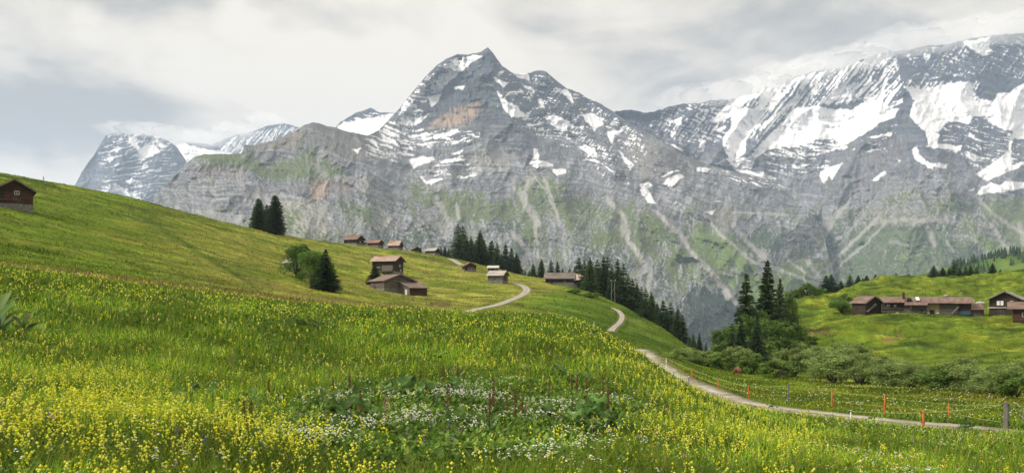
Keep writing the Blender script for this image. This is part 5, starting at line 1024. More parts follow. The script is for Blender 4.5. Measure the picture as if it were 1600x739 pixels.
def roof_mat(name, c1, c2, st=(1.6, .35, 1), p=(.38, .62)): return noise_mat(name, c1, c2, .8, st, p, .6)
R_RUST = roof_mat('rusty_pale_sheet_roof', (.24, .10, .06), (.36, .31, .26), (2.2, .3, 1), (.44, .56)); R_RUST2 = roof_mat('rust_red_sheet_roof', (.105, .060, .045), (.185, .130, .105)); R_GREY = roof_mat('grey_brown_sheet_roof', (.09, .08, .07), (.17, .14, .12)); R_PALE = roof_mat('pale_sheet_roof', (.24, .21, .18), (.36, .33, .29))
R_PINK = roof_mat('pale_pink_sheet_roof', (.30, .20, .16), (.40, .32, .27)); R_SHNG = roof_mat('grey_shingle_roof', (.14, .15, .12), (.25, .25, .21)); R_BRN = roof_mat('brown_sheet_roof', (.13, .075, .055), (.26, .15, .11))
GLASS = noise_mat('dark_window_glass', (.02, .025, .03), (.05, .06, .07), 1, rough=.15); WHITE = noise_mat('white_paint', (.62, .61, .58), (.78, .77, .74), 2); BLUE = noise_mat('blue_tarpaulin', (.02, .045, .06), (.05, .10, .12), 3)
def metal(name, c, r=.5):
    m, nt, b = mat_base(name); b.inputs['Base Color'].default_value = (*c, 1); b.inputs['Roughness'].default_value = r; return m
class MB:
    def __init__(s): s.v = []; s.q = []; s.t = []
    def quad(s, *p): n = len(s.v); s.v += [tuple(x) for x in p]; s.q.append((n, n + 1, n + 2, n + 3)); return s
    def tri(s, *p): n = len(s.v); s.v += [tuple(x) for x in p]; s.t.append((n, n + 1, n + 2)); return s
    def hexa(s, b, t):
        """closed block from a lower and an upper quad, both counter-clockwise seen from above"""
        n = len(s.v); s.v += [tuple(x) for x in list(b) + list(t)]; s.q += [(n + 3, n + 2, n + 1, n), (n + 4, n + 5, n + 6, n + 7)] + [(n + i, n + (i + 1) % 4, n + 4 + (i + 1) % 4, n + 4 + i) for i in range(4)]; return s
    def box(s, x0, x1, y0, y1, z0, z1):
        return s.hexa([(x0, y0, z0), (x1, y0, z0), (x1, y1, z0), (x0, y1, z0)], [(x0, y0, z1), (x1, y0, z1), (x1, y1, z1), (x0, y1, z1)])
    def bar(s, a, b, w):
        a = Vector(a); b = Vector(b); d = (b - a).normalized(); u = d.orthogonal().normalized() * w / 2; v = d.cross(u).normalized() * w / 2
        return s.hexa([a - u - v, a + u - v, a + u + v, a - u + v], [b - u - v, b + u - v, b + u + v, b - u + v])
    def build(s, name, mat, parent): return raw_mesh(name, s.v, [f for f in (np.array(s.q).reshape(-1, 4), np.array(s.t).reshape(-1, 3)) if len(f)], mat, parent)
def gable_parts(root, W, L, Hw, Hr, wall, roof, base=STONE, hb=.8, over=.6, x0=0, y0=0, z0=0, skew=0, ridge_off=0):
    """ridge along local Y, gables at -Y and +Y"""
    h = W / 2; ro = ridge_off; b = MB(); b.box(x0 - h - .03, x0 + h + .03, y0 - L / 2 - .03, y0 + L / 2 + .03, z0 - 2.2, z0 + hb); b.build('foundation', base, root)
    w = MB(); z1, z2, z3 = z0 + hb, z0 + Hw, z0 + Hw + Hr; ya, yb = y0 - L / 2, y0 + L / 2; xl, xr = x0 - h, x0 + h; xm = x0 + ro
    w.quad((xl, ya, z1), (xr, ya, z1), (xr, ya, z2), (xl, ya, z2)); w.tri((xl, ya, z2), (xr, ya, z2), (xm, ya, z3)); w.quad((xr, yb, z1), (xl, yb, z1), (xl, yb, z2), (xr, yb, z2)); w.tri((xr, yb, z2), (xl, yb, z2), (xm, yb, z3))
    w.quad((xl, yb, z1), (xl, ya, z1), (xl, ya, z2), (xl, yb, z2)); w.quad((xr, ya, z1), (xr, yb, z1), (xr, yb, z2), (xr, ya, z2)); w.quad((xl, ya, z2), (xm, ya, z3), (xm, yb, z3), (xl, yb, z2)); w.quad((xm, ya, z3), (xr, ya, z2), (xr, yb, z2), (xm, yb, z3)); w.build('wall', wall, root)
    for sx in (-1, 1):
        run = h - sx * -ro if sx < 0 else h - ro; run = (h + ro) if sx < 0 else (h - ro); sl = Hr / run; ex = x0 + sx * (h + over * .8); ez = z2 - sl * over * .8; T = .14; o = .05
        p = [(xm, ya - over, z3 + o), (ex, ya - over, ez + o), (ex, yb + over, ez + o), (xm, yb + over, z3 + o)]
        if sx < 0: p = [p[0], p[3], p[2], p[1]]
        MB().hexa(p, [(a, b_, c + T) for a, b_, c in p]).build('roof_panel', roof, root)
    MB().box(xm - .12, xm + .12, ya - over, yb + over, z3 + .19, z3 + .26).build('ridge_cap', roof, root)
    for yy in (ya - over + .04, yb + over - .04):
        for sx in (-1, 1):
            run = (h + ro) if sx < 0 else (h - ro); sl = Hr / run; MB().bar((xm, yy, z3 - .08), (x0 + sx * (h + over * .75), yy, z2 - sl * over * .75 - .08), .16).build('barge_board', W_GREY, root)
def opening(root, face, u, v, w, h, W, L, frame=WHITE, pane=GLASS, name='window', x0=0, y0=0):
    """a framed window or door proud of a wall; face S/N are the gables, E/W the long sides"""
    f = MB(); g = MB(); t = .07
    def put(m, a, b, c, d, d0, d1):
        if face == 'S': m.box(x0 + a, x0 + b, y0 - L / 2 - d1, y0 - L / 2 - d0, c, d)
        if face == 'N': m.box(x0 + a, x0 + b, y0 + L / 2 + d0, y0 + L / 2 + d1, c, d)
        if face == 'E': m.box(x0 + W / 2 + d0, x0 + W / 2 + d1, y0 + a, y0 + b, c, d)
        if face == 'W': m.box(x0 - W / 2 - d1, x0 - W / 2 - d0, y0 + a, y0 + b, c, d)
    a, b, c, d = u - w / 2, u + w / 2, v, v + h
    put(f, a - t, a, c - t, d + t, .01, .09); put(f, b, b + t, c - t, d + t, .01, .09); put(f, a, b, c - t, c, .01, .085); put(f, a, b, d, d + t, .01, .085)
    if name == 'window': put(f, u - .03, u + .03, c, d, .045, .075)
    put(g, a, b, c, d, .012, .04); fo = f.build(name, frame, root); g.build('pane' if name == 'window' else 'door_leaf', pane, fo); return fo
def hut(name, label, px, py, yaw, W, L, Hw, Hr, wall, roof, opens=(), group=None, r=None, hb=.8, over=.6, extra=None, dz=0, cat='hut', ridge_off=0, base=STONE):
    p = at(px, r) if r else hit(px, py, 90); root = bpy.data.objects.new(name, None); COL.objects.link(root); root.location = p + Vector((0, 0, dz)); root.rotation_euler[2] = math.radians(yaw); tag(root, label, cat, group)
    gable_parts(root, W, L, Hw, Hr, wall, roof, base, hb, over, ridge_off=ridge_off)
    for o in opens: opening(root, *o[:5], W, L, *(o[5:]))
    if extra: extra(root)
    return root
def sky_or(px, d): return sky_r(px) + d
# left hillside hut
def x1(root):
    MB().box(-3.0, -1.2, -4.9, -4.56, .9, 1.0).build('bench', W_GREY, root); MB().box(-3.3, 3.3, -4.72, -4.56, 2.9, 3.1).build('beam', W_DARK, root)
hut('log_barn', 'red-brown log barn with rust roof at the left picture edge, high on the green slope', 20, 324, 33, 6.4, 9.0, 3.0, 1.9, W_RED, R_BRN, [('S', 0.4, 2.1, .7, .6, WHITE, GLASS), ('S', .4, 1.0, 1.1, .45, W_GREY, GLASS), ('S', -2.3, .8, .9, 1.7, W_DARK, W_DARK, 'door')], extra=x1, over=.8, cat='barn', hb=.25)
# two barns in the middle of the dry hillside
def x2(root):
    MB().box(-3.62, -3.5, -4.0, .5, 1.0, 3.0).build('wall_panel', W_GREY, root)
    m = MB(); m.box(-4.6, -3.55, -4.2, 1.0, .75, .9); m.build('balcony_floor', W_GREY, root); m = MB()
    for k in range(4): m.bar((-4.5, -4.0 + k * 1.6, -1.5), (-4.5, -4.0 + k * 1.6, .75), .14)
    m.build('balcony_post', W_DARK, root); MB().box(-4.58, -4.5, -4.2, 1.0, 1.55, 1.65).build('balcony_rail', W_GREY, root); MB().box(-3.68, -3.5, 1.2, 4.2, 2.2, 2.35).build('ledge', PLASTER, root)
hut('hay_barn', 'two-storey dark wooden barn with patchy rust and pale roof above the double barn', 606, 428, 68, 7.0, 9.2, 4.8, 1.7, W_DARK, R_RUST, [('S', .8, 2.6, .7, .7, WHITE, GLASS), ('S', -1.8, 1.0, 1.0, 1.8, W_RED, W_RED, 'door'), ('W', 2.6, 1.0, .8, .7, W_GREY, GLASS), ('S', 1.4, 1.0, .6, .6, WHITE, GLASS)], extra=x2, over=1.0, cat='barn')
def x3(root):
    # shed built against the front with its own sloping roof
    m = MB(); x0_, x1_, y0_, y1_ = 0.2, 6.2, -9.6, -4.23; m.hexa([(x0_, y0_, -2.5), (x1_, y0_, -2.5), (x1_, y1_, -2.5), (x0_, y1_, -2.5)], [(x0_, y0_, .9), (x1_, y0_, .9), (x1_, y1_, 2.6), (x0_, y1_, 2.6)]); m.build('shed_wall', W_GREY, root)
    MB().box(x0_ + .1, x1_ + .05, y0_ - .06, y0_ - .004, -2.4, .8).build('shed_front', W_RED, root)
    p = [(x0_ - .6, y0_ - .8, .72), (x1_ + .5, y0_ - .8, .72), (x1_ + .5, y1_ + .0, 2.72), (x0_ - .6, y1_, 2.72)]; MB().hexa(p, [(a, b, c + .12) for a, b, c in p]).build('shed_roof', R_GREY, root)
    p = [(x0_ - .55, y0_ - .78, .88), (x1_ + .45, y0_ - .78, .88), (x1_ + .45, y0_ + 1.6, 1.75), (x0_ - .55, y0_ + 1.6, 1.75)]; MB().hexa(p, [(a, b, c + .04) for a, b, c in p]).build('lower_roof_sheet', R_RUST2, root)
    MB().box(x0_ - .05, x0_ - .004, -8.2, -7.0, -1.6, .4).build('shed_door', PLASTER, root)
hut('double_barn', 'low double barn with a red-fronted shed built on, below the two-storey barn', 613, 455, 38, 10.5, 8.4, 3.0, 1.9, W_GREYH, R_RUST2, [('W', 1.0, .9, .8, .6, W_GREY, GLASS)], extra=x3, over=.7, cat='barn')
hut('stone_hut', 'grey plank hut half hidden behind the two feathery trees and the dense spruce', 478, 430, 55, 6.5, 9.5, 3.2, 1.5, W_GREY, R_PALE, [('W', -1.0, .9, .7, .6, W_GREY, GLASS), ('W', 2.4, .8, .9, 1.6, W_DARK, W_DARK, 'door')], over=.6)
# huts on the ridge
hut('ridge_hut', 'rust-roofed hut highest on the ridge, leftmost of the ridge huts', 553, 384, 62, 6.6, 8.5, 3.0, 2.1, W_DARK, R_RUST2, [('S', 0, 1.2, .7, .7, WHITE, GLASS), ('W', 1, 1.2, .8, .6, W_GREY, GLASS)], r=sky_or(553, -4), over=.9)
hut('ridge_hut', 'tiny plain grey shed squeezed between two ridge huts', 572, 385, 70, 3.6, 4.4, 2.2, .9, W_GREYH, R_GREY, [('W', 0, .9, .8, .9, W_DARK, W_DARK, 'door')], r=sky_or(572, 1), over=.4)
hut('ridge_hut', 'low brown-roofed hut beside the tiny grey shed on the ridge', 587, 387, 66, 5.5, 6.6, 2.3, 1.6, W_RED, R_BRN, [('W', 0, .9, .8, .6, W_GREY, GLASS)], r=sky_or(587, 0), over=.7)
hut('ridge_hut', 'ridge hut with bright patchy pale and rust roof standing apart', 618, 389, 72, 5.6, 6.6, 2.3, 2.6, W_RED, R_RUST, [('W', 0, .9, .8, .6, W_GREY, GLASS)], r=sky_or(618, 2), over=.6)
hut('ridge_hut', 'small brown gabled hut next to the tiny ridge spruce', 650, 393, 20, 5.0, 5.2, 2.0, 1.4, W_RED, R_BRN, [('S', 0, .9, .8, .7, W_DARK, W_DARK, 'door')], r=sky_or(650, 5), over=.6)
hut('ridge_hut', 'pale-roofed hut last on the ridge, just left of the dark spruce clump', 676, 397, 60, 5.2, 6.6, 2.2, 1.6, W_DARK, R_PALE, [('S', 0, .9, .8, .7, W_DARK, W_DARK, 'door')], r=sky_or(676, 3), over=.6)
# huts by the track
hut('trackside_hut', 'small brown gabled hut on the slope left of the white-roofed one', 733, 424, 14, 5.6, 5.2, 2.5, 1.5, W_RED, R_BRN, [('S', .5, .6, 2.6, .7, WHITE, W_DARK), ('S', -1.8, .5, .8, 1.5, W_DARK, W_DARK, 'door')], over=.7)
hut('trackside_hut', 'tiny square hut with bright white roof', 771, 428, 82, 3.8, 4.6, 2.8, .9, W_GREYH, metal('white_sheet', (.42, .41, .39)), [('W', 0, .9, .8, 1.5, W_DARK, W_DARK, 'door')], over=.5)
hut('trackside_hut', 'grey timber hut with pale roof where the farm track bends', 778, 442, 66, 5.2, 6.0, 2.9, 1.6, W_GREYH, R_PALE, [('S', 0, .8, .9, 1.6, W_DARK, W_DARK, 'door'), ('W', 0, 1.3, .8, .6, W_GREY, GLASS)], over=.7)
def x4(root): MB().box(-.45, .45, 1.6, 2.5, 3.6, 6.2).build('chimney', STONE, root)
hut('farm_hut', 'long low hut with grey-brown roof and a dark chimney beside the spruce row', 875, 450, 84, 7.5, 11.0, 2.5, 2.2, W_DARK, R_GREY, [('W', -2.0, .9, .8, .6, W_TAN, GLASS), ('W', 3.0, .5, .9, 1.6, W_DARK, W_DARK, 'door')], r=352, extra=x4, over=.7)
hut('farm_hut', 'pale pink roofed hut just behind the long low one', 893, 447, 84, 7.5, 9.5, 2.9, 2.3, W_DARK, R_PINK, [('S', -1.0, .6, 1.6, 1.6, W_TAN, W_TAN, 'door')], r=376, over=.9)

# ---------------------------------------------------------------- the long farmhouse
def farmhouse():
    p = at(1432, 279); root = bpy.data.objects.new('farmhouse', None); COL.objects.link(root); th = float(thof(1432)); root.location = p; root.rotation_euler[2] = -th; s = 279 * 1.0 / F * math.cos(th); s = p.y / F
    tag(root, 'long low timber farmhouse with rust-red roofs in several steps on the right hill', 'farmhouse')
    def X(px): return (px - 1432) * s * 1.03
    def Z(py): return (HY - py) * s - p.z
    # cross wing at the left, gable to the front right
    before = set(root.children); gable_parts(root, 5.4, 6.0, 2.9, 1.7, W_DARK, R_RUST2, W_DARK, .3, .8)
    for o in set(root.children) - before: o.location = (X(1362), -1.2, Z(488)); o.rotation_euler[2] = math.radians(40)
    MB().bar((X(1364), -5.2, Z(487.5)), (X(1376), -4.2, Z(475)), .4).build('staircase', W_GREY, root)
    opening_at = []
    def rect(nm, mat, a, b, c, d, y=-3.0, t=.08): return MB().box(X(a), X(b), y - t, y - .004, Z(d), Z(c)).build(nm, mat, root)
    
    # main range
    segs = [(1384, 1415, W_DARK, 488.0, 473), (1415, 1446, W_GREYH, 490.5, 476), (1446, 1463, W_TAN, 492, 473), (1463, 1488, W_GREYH, 493, 474), (1488, 1505, W_DARK, 494, 474)]
    for a, b, mt, zb, zt in segs: MB().box(X(a), X(b) - .02, -3.0 if mt is not W_TAN else -2.92, 3.5, Z(zb) - 1.6, Z(zt)).build('wall', mt, root)
    for a, b, ze, zr, yf in ((1379, 1416, 473.0, 464.0, -4.2), (1415.5, 1447, 477.0, 464.2, -5.2), (1446.5, 1481, 474.0, 464.6, -4.3), (1480.5, 1506, 474.6, 464.8, -4.1)):
        sh = 2.2 * (1 if a < 1400 else 0) * 0
        p1 = [(X(a) + (1.4 if a < 1400 else 0), yf, Z(ze) ), (X(b) + (.9 if b > 1500 else 0), yf, Z(ze)), (X(b), .3, Z(zr)), (X(a), .3, Z(zr))]; MB().hexa(p1, [(q[0], q[1], q[2] + .13) for q in p1]).build('roof_panel', R_RUST2 if a != 1480.5 else R_RUST2, root)
        p1 = [(X(a), .32, Z(zr)), (X(b), .32, Z(zr)), (X(b), 4.4, Z(zr) - 2.0), (X(a), 4.4, Z(zr) - 2.0)]; MB().hexa(p1, [(q[0], q[1], q[2] + .13) for q in p1]).build('rear_roof', R_BRN, root)
    MB().box(X(1412.5), X(1416), -1.6, -.8, Z(466), Z(456.5)).build('chimney', W_RED, root)
    d = MB(); d.hexa([(X(1418), -3.4, Z(470)), (X(1426), -3.4, Z(470)), (X(1426), -1, Z(470)), (X(1418), -1, Z(470))], [(X(1419.5), -3.4, Z(466)), (X(1424.5), -3.4, Z(466)), (X(1424.5), -1, Z(465)), (X(1419.5), -1, Z(465))]); d.build('dormer', W_DARK, root)
    p1 = [(X(1431.5), -3.4, Z(470.0) + .15), (X(1436.5), -3.4, Z(470.0) + .15), (X(1435.0), -1.0, Z(465.8) + .2), (X(1430.5), -1.0, Z(465.8) + .2)]; MB().hexa(p1, [(q[0], q[1], q[2] + .1) for q in p1]).build('skylight', WHITE, root)
    for k, (a, b, c, d_) in enumerate([(1391, 1395, 475.5, 478.5), (1401, 1404, 476, 479), (1423, 1425.5, 479, 482), (1438, 1442, 484, 488)]):
        f = rect('window', WHITE if k < 3 else W_DARK, a, b, c, d_); MB().box(X(a) + .1, X(b) - .1, -3.1, -3.085, Z(d_) + .08, Z(c) - .08).build('pane', GLASS, f)
    rect('door', W_DARK, 1450, 1456, 484, 492); rect('wall_panel', WHITE, 1446.5, 1450, 488, 491.5, -3.02); rect('wall_panel', WHITE, 1458, 1462.5, 488.5, 493, -3.06)
    rect('tarpaulin', BLUE, 1488.5, 1504, 485.5, 491.5); rect('beam', W_GREY, 1384, 1415, 481, 482, -3.02); rect('beam', W_GREY, 1464, 1487, 484, 485, -3.02)
    MB().bar((X(1480), -3.5, Z(490)), (X(1489), -3.5, Z(479)), .35).build('staircase', W_GREY, root)
    MB().box(X(1505.1), X(1522), -2.4, 3, Z(495) - 1.5, Z(483.5)).build('shed_wall', W_GREYH, root)
    p1 = [(X(1504) + .3, -3.4, Z(483.8)), (X(1524), -3.4, Z(483.8)), (X(1519), 1.5, Z(474.5)), (X(1505.5), 1.5, Z(474.5))]; MB().hexa(p1, [(q[0], q[1], q[2] + .12) for q in p1]).build('shed_roof', R_RUST2, root)
    m = MB(); xx = [X(1384), X(1446)]
    for k in range(9): m.bar((X(1386 + k * 7), -4.6, Z(489.5) - .6), (X(1386 + k * 7), -4.6, Z(485.5)), .09)
    m.bar((X(1384), -4.6, Z(486.5)), (X(1444), -4.6, Z(487.2)), .09); m.build('railing', W_GREY, root)
farmhouse()
def x5(root):
    MB().box(-4.1, 4.1, -5.3, -5.02, 2.1, 2.3).build('sill_band', PLASTER, root)
    m = MB()
hut('farmhouse', 'dark timber house with grey shingle roof and white shutters at the right picture edge', 1574, 489, -36, 7.6, 10.0, 4.6, 2.0, W_DARK, R_SHNG, [('S', -1.6, 2.9, .55, 1.1, WHITE, WHITE), ('S', -.7, 2.9, .55, 1.1, WHITE, WHITE), ('S', 1.6, 2.9, .6, 1.1, WHITE, GLASS), ('S', -1, .6, 1.3, .8, W_GREY, GLASS)], r=282, over=.9, cat='house', base=W_DARK, hb=2.2, extra=x5)
def x6(root):
    m = MB(); m.bar((-5.4, -3.6, -.6), (-3.3, -3.9, 1.4), .3); m.build('staircase', W_GREY, root); MB().box(-8.5, -4.0, -5.0, -3.7, -.5, -.15).build('deck', W_GREY, root)
hut('farmhouse', 'rust-roofed wooden house cut by the right picture edge, in front of the shingled one', 1614, 494, 62, 7.0, 9.0, 3.6, 1.4, W_RED, R_RUST2, [('W', 2, 1.5, .9, .9, WHITE, GLASS)], r=262, over=1.2, cat='house', extra=x6, base=W_DARK, hb=.5)

# ---------------------------------------------------------------- fences
M_ORANGE = metal('orange_plastic', (.50, .13, .035)); M_WHITE = metal('white_plastic', (.66, .66, .58)); M_POST = noise_mat('grey_post_wood', (.09, .08, .07), (.22, .20, .17), 3, (1, 1, .3)); M_RUSTP = metal('rusty_post', (.16, .07, .04)); M_TAPE = metal('yellow_green_tape', (.34, .34, .10)); M_DARKP = metal('dark_stake', (.05, .06, .04))
def rr2(px, py, lo=40, hi=135):
    th = float(thof(px)); r = np.linspace(lo, hi, 1600); x = r * math.sin(th); y = r * math.cos(th); rows = rowof(x, y, ground(x, y)); return float(r[np.argmin(np.abs(rows - py))])
POSTS = {}
def post(name, label, px, base, top, mat, wd, group, lo=40, hi=135, r=None, kind='round', key=None):
    rr = r or rr2(px, base, lo, hi); p = at(px, rr); H = (HY - top) / F * p.y - p.z; root = bpy.data.objects.new(name, None); COL.objects.link(root); root.location = p; rd = random.Random(px); root.rotation_euler = (rd.uniform(-.05, .05), rd.uniform(-.05, .05), rd.uniform(0, 3)); tag(root, label, 'fence post', group)
    n = 8 if kind == 'round' else 4; v, f, _ = tube([(0, 0, -.3), (0, 0, H * .5), (0, 0, H)], [wd / 2, wd / 2, wd / 2 * .8], n)
    cap = np.array([[0, 0, H + wd * .2]]); nv = len(v); v = np.concatenate([v, cap]); tr = np.array([(nv - 1 - n + k if False else nv - n + k, nv - n + (k + 1) % n, nv) for k in range(n)]); raw_mesh('stake', v, [f[0], tr], mat, root, smooth=kind == 'round')
    m = MB(); zz = [H * .93] + ([H * .5] if H > .9 else [])
    for z in zz: m.box(-wd * .5 - .015, wd * .5 + .05, -.03, .03, z - .025, z + .025)
    m.build('insulator', M_DARKP if mat is not M_DARKP else M_WHITE, root)
    POSTS[key or px] = (p, H); return root
G1_ = 'fence along the far side of the road'
PL = [('fence_post', 'orange fence stake where the fence first shows above the road, far left one', 986, 559, 545, M_ORANGE, .07), ('fence_post', 'second orange fence stake from the left, uphill of the white one', 1009, 560, 551, M_ORANGE, .07), ('fence_post', 'white fence stake highest up beside the road', 1041, 576, 559, M_WHITE, .07),
      ('fence_post', 'orange fence stake just right of the highest white stake', 1081.5, 592, 575.6, M_ORANGE, .08), ('fence_post', 'orange fence stake left of the cow', 1122, 609, 590, M_ORANGE, .08), ('fence_post', 'orange fence stake below the cow', 1170, 623, 602, M_ORANGE, .08), ('fence_post', 'thin grey wooden post on the far side of the road', 1232, 633, 600, M_POST, .11),
      ('fence_post', 'tall orange stake right of the thin grey post', 1300, 639, 609, M_ORANGE, .10), ('fence_post', 'orange stake midway between the tall orange one and the shorter far right one', 1382, 650, 617, M_ORANGE, .10), ('fence_post', 'shorter orange stake beyond the road, last before the thick post', 1483, 655, 630, M_ORANGE, .09)]
for n_, lab, px, b, t, mt, w in PL: post(n_, lab, px, b, t, mt, w, None)
post('fence_post', 'thick weathered wooden post nearest the right edge, on the road verge', 1571.5, 680, 628, M_POST, .22, None, r=37.6, kind='sq')
post('fence_post', 'wooden post cut by the right picture edge', 1599.5, 657, 638, M_POST, .13, None)
post('fence_post', 'orange stake on the near side of the road', 1443.5, 676, 641.5, M_ORANGE, .09, None, r=39.2); post('fence_post', 'white stake on the near side of the road', 1329.5, 675, 640.5, M_WHITE, .07, None, r=42.0)
post('fence_post', 'rusty brown stake in the meadow just below the road', 1179, 668, 633.5, M_RUSTP, .08, None, r=42); post('fence_post', 'thin dark stake between the wheel tracks and the meadow', 1076, 618, 585, M_DARKP, .05, None, r=56); post('fence_post', 'short white stake low beside the road', 1124, 641, 625, M_WHITE, .05, None, r=50)
for i, (px, top) in enumerate([(773, 498), (820, 499), (832, 502), (847, 501), (869, 504), (884, 506), (896, 503), (903, 509), (927, 503), (940, 517)]):
    rr = 46 + i * 1.2; post('crest_post', '%s pale stake from the left along the far crest of the meadow' % ROWN[i], px, 0, top, M_WHITE, .05, 'pale stakes along the meadow crest', r=rr)
def tape(label, keys, frac, sag=.12, w=.022, ends=()):
    pts = [POSTS[k][0] + Vector((0, 0, POSTS[k][1] * frac)) for k in keys] + list(ends); V = []; 
    line = []
    for a, b in zip(pts[:-1], pts[1:]):
        for q in range(8): t = q / 8; c = a.lerp(b, t); c.z -= sag * 4 * t * (1 - t); line.append(c)
    line.append(pts[-1]); v, f, _ = tube(line, [w] * len(line), 5); tag(raw_mesh('fence_tape', v, f, M_TAPE), label, 'fence tape')
A_ = [986, 1009, 1041, 1081.5, 1122, 1170, 1232, 1300, 1382, 1483, 1571.5]
tape('upper yellowish electric tape strung along the posts beyond the road', A_, .93, (.04), .010, [at(1640, 40) + Vector((0, 0, 1.3))]); tape('lower yellowish electric tape on the posts beyond the road', A_[3:], .48, .06, .008)
tape('yellowish electric tape crossing from the near orange stake to the thick post', [1329.5, 1443.5, 1571.5], .93, .04, .009, [at(1640, 38) + Vector((0, 0, .9))])
tape('thin tape along the pale stakes on the meadow crest', [773, 820, 832, 847, 869, 884, 896, 903, 927, 940, 986], .9, .04, .008)
for i, (px, py) in enumerate([(636, 433), (1266, 524), (1530, 492), (560, 462)][:3]):
    p = hit(px, py, 90); post('field_post', ['wooden post on the slope right of the two-storey barn', 'lone post on the left flank of the right hill', 'wooden post at the right end of the long farmhouse'][i], px, py, py - 7, M_POST, .2, None, r=p.xy.length, key='f%d' % i)
# twin-pole line support
def pylon():
    p = at(958, sky_r(958) - 4); root = bpy.data.objects.new('utility_pole', None); COL.objects.link(root); root.location = p; tag(root, 'pale twin-legged power line pole in front of the dark spruces', 'utility pole'); H = (HY - 437.5) / F * p.y - p.z
    for sx in (-.65, .65): v, f, _ = tube([(sx, 0, -.5), (sx * .8, 0, H)], [.13, .09], 6); raw_mesh('leg', v, f, M_POST, root)
    MB().bar((-.95, 0, H * .96), (.95, 0, H * .96), .16).build('crossarm', M_POST, root); MB().bar((-.6, 0, H * .3), (.55, 0, H * .75), .1).build('brace', M_POST, root)
    for sx in (-.8, .8): MB().box(sx - .07, sx + .07, -.07, .07, H * .97 + .06, H * .97 + .35).build('insulator', WHITE, root)
pylon()

# ---------------------------------------------------------------- cow and walker
def skin(name, joints, edges, mat, parent=None, sub=2, root_i=0, mats=None):
    me = bpy.data.meshes.new(name); me.from_pydata([j[:3] for j in joints], edges, []); me.update(); o = bpy.data.objects.new(name, me); COL.objects.link(o)
    if parent: o.parent = parent
    s = o.modifiers.new('skin', 'SKIN'); s.use_smooth_shade = True
    for i, j in enumerate(joints):
        r = j[3]; rx, ry = (r if isinstance(r, tuple) else (r, r)); me.skin_vertices[0].data[i].radius = (rx, ry); me.skin_vertices[0].data[i].use_root = (i == root_i)
    m = o.modifiers.new('sub', 'SUBSURF'); m.levels = sub; m.render_levels = sub; me.materials.append(mat); return o
M_COW = noise_mat('red_and_white_hide', (.55, .50, .44), (.14, .052, .028), .9, (1, 1.4, 1), (.27, .33), .7, 3)
M_HORN = metal('horn', (.5, .45, .36)); 
def cow():
    p = hit(1153, 588, 100); root = bpy.data.objects.new('cow', None); COL.objects.link(root); root.location = p; root.rotation_euler[2] = math.radians(8); tag(root, 'red-brown cow with white back seen from behind, grazing in front of the shrubs', 'cow')
    s = 1.0; J = [(0, -.75, 1.15, (.30, .27)), (0, -.2, 1.12, (.34, .36)), (0, .45, 1.12, (.33, .36)), (0, .85, 1.15, (.24, .27)), (0, 1.15, 1.0, (.15, .19)), (0, 1.45, .70, (.13, .16)), (0, 1.62, .42, (.12, .13)), (0, 1.72, .20, (.08, .08))]
    E = [(i, i + 1) for i in range(7)]
    def leg(pts, a):
        for q in pts: J.append(q); E.append((a, len(J) - 1)); a = len(J) - 1
    for sx in (-1, 1):
        leg([(sx * .20, -.80, .85, .15), (sx * .21, -.66, .66, .10), (sx * .21, -.88, .42, .06), (sx * .21, -.84, .10, .05), (sx * .21, -.80, .02, .07)], 0)
        leg([(sx * .17, .78, .78, .12), (sx * .18, .80, .46, .065), (sx * .18, .80, .10, .045), (sx * .18, .84, .02, .06)], 3)
    skin('body', J, E, M_COW, root, 2, 1)
    skin('tail', [(0, -1.02, 1.35, .035), (0, -1.12, 1.0, .025), (.02, -1.10, .6, .022), (.02, -1.10, .42, .05)], [(0, 1), (1, 2), (2, 3)], M_COW, root, 1)
    skin('udder', [(0, -.45, .72, .15), (0, -.6, .68, .13)], [(0, 1)], metal('pink_skin', (.5, .3, .25)), root, 1)
    for sx in (-1, 1):
        skin('ear', [(sx * .10, 1.50, .62, .04), (sx * .26, 1.48, .60, .045), (sx * .34, 1.48, .57, .02)], [(0, 1), (1, 2)], M_COW, root, 1); skin('horn', [(sx * .09, 1.45, .72, .03), (sx * .2, 1.42, .84, .022), (sx * .2, 1.46, .95, .01)], [(0, 1), (1, 2)], M_HORN, root, 1)
cow()
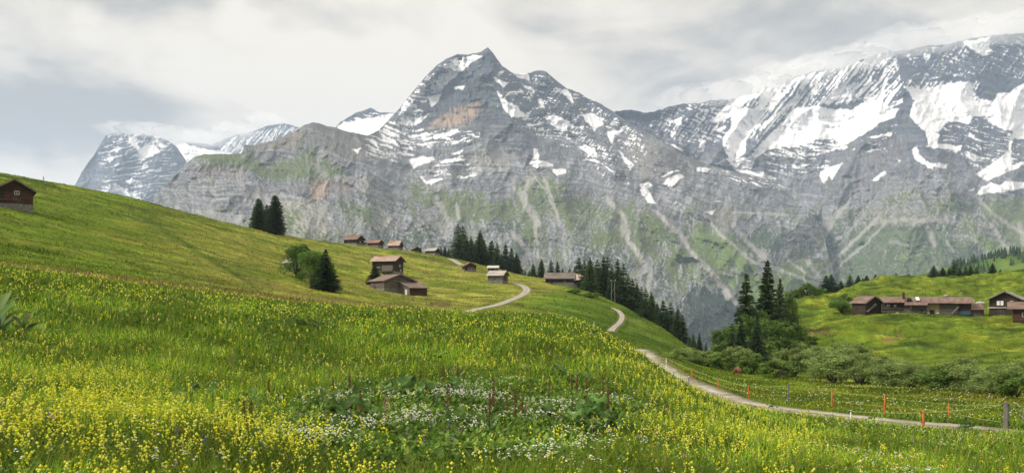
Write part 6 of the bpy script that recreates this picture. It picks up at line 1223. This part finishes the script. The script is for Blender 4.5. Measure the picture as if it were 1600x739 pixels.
def walker():
    p = hit(68, 283.5, 200); p = at(68, sky_r(68, 200, 450) - 3); root = bpy.data.objects.new('person', None); COL.objects.link(root); root.location = p; root.rotation_euler[2] = math.radians(80); tag(root, 'walker in a light top and reddish trousers on the left skyline above the log barn', 'person')
    sk = metal('skin_tone', (.48, .30, .22)); J = [(0, 0, .95, (.15, .11)), (0, 0, 1.2, (.15, .10)), (0, .01, 1.42, (.15, .09)), (0, .02, 1.52, .055), (0, .04, 1.62, (.085, .10)), (0, .04, 1.74, (.07, .085))]; E = [(i, i + 1) for i in range(5)]
    def limb(pts, a):
        for q in pts: J.append(q); E.append((a, len(J) - 1)); a = len(J) - 1
        return a
    limb([(.10, .02, .86, .09), (.10, .16, .50, .06), (.10, .10, .08, .045), (.10, .24, .04, .04)], 0); limb([(-.10, -.02, .86, .09), (-.10, -.06, .50, .06), (-.10, -.26, .12, .045), (-.10, -.16, .04, .04)], 0)
    for sx, q in ((1, -.1), (-1, .14)):
        a = limb([(sx * .19, 0, 1.40, .055), (sx * .23, q * .7, 1.14, .042), (sx * .22, q * 1.4 + .06, .90, .033), (sx * .22, q * 1.6 + .07, .82, .035)], 2)
        for k in range(4):
            limb([(sx * (.205 + .012 * k), q * 1.6 + .075, .765 - .004 * abs(k - 1), .010)], a)
        limb([(sx * .19, q * 1.6 + .12, .80, .011)], a)
    skin('body', J, E, sk, root, 2, 0)
    skin('shirt', [(0, 0, .98, (.17, .13)), (0, 0, 1.2, (.17, .12)), (0, .01, 1.43, (.17, .105)), (.20, 0, 1.38, .07), (-.20, 0, 1.38, .07), (.23, -.05, 1.18, .055), (-.23, .08, 1.18, .055)], [(0, 1), (1, 2), (2, 3), (2, 4), (3, 5), (4, 6)], metal('light_cloth', (.62, .52, .48)), root, 2)
    skin('trousers', [(0, 0, .98, (.165, .125)), (.10, .03, .82, .105), (.10, .165, .50, .078), (.10, .10, .16, .065), (-.10, -.02, .82, .105), (-.10, -.06, .50, .078), (-.10, -.24, .18, .065)], [(0, 1), (1, 2), (2, 3), (0, 4), (4, 5), (5, 6)], metal('red_cloth', (.42, .10, .09)), root, 2)
    skin('hair', [(0, .0, 1.70, (.09, .105)), (0, .02, 1.77, (.085, .09))], [(0, 1)], metal('brown_hair', (.06, .04, .03)), root, 2)
walker()
# a few boulders showing in the turf
def boulders():
    g = np.random.default_rng(8)
    for i, (px, py, lab) in enumerate([(1532, 474, 'flat pale boulder between the two farmhouses'), (1478, 462, 'small pale stone high on the right hill'), (1502, 458, 'tiny pale stone near the brow of the right hill'), (1402, 489, 'pale stone at the foot of the long farmhouse')]):
        p = hit(px, py, 200); n = 14; a, b = np.meshgrid(np.linspace(0, 2 * np.pi, n, endpoint=False), np.linspace(.15, np.pi - .15, 8)); rr = 1 + .3 * fbm(a * 1.3 + i, b * 1.7, 3, 500 + i); s = (1.6, .9, .5)[min(i, 2)]
        V = np.stack([np.cos(a) * np.sin(b) * rr * s, np.sin(a) * np.sin(b) * rr * s * .8, np.cos(b) * rr * s * .42], 2).reshape(-1, 3); f = []
        for r_ in range(7):
            for c in range(n): f.append((r_ * n + c, (r_ + 1) * n + c, (r_ + 1) * n + (c + 1) % n, r_ * n + (c + 1) % n))
        o = raw_mesh('boulder', V, np.array(f), noise_mat('pale_stone', (.25, .24, .22), (.42, .40, .37), 2), smooth=False); o.location = p; tag(o, lab, 'boulder')
boulders()
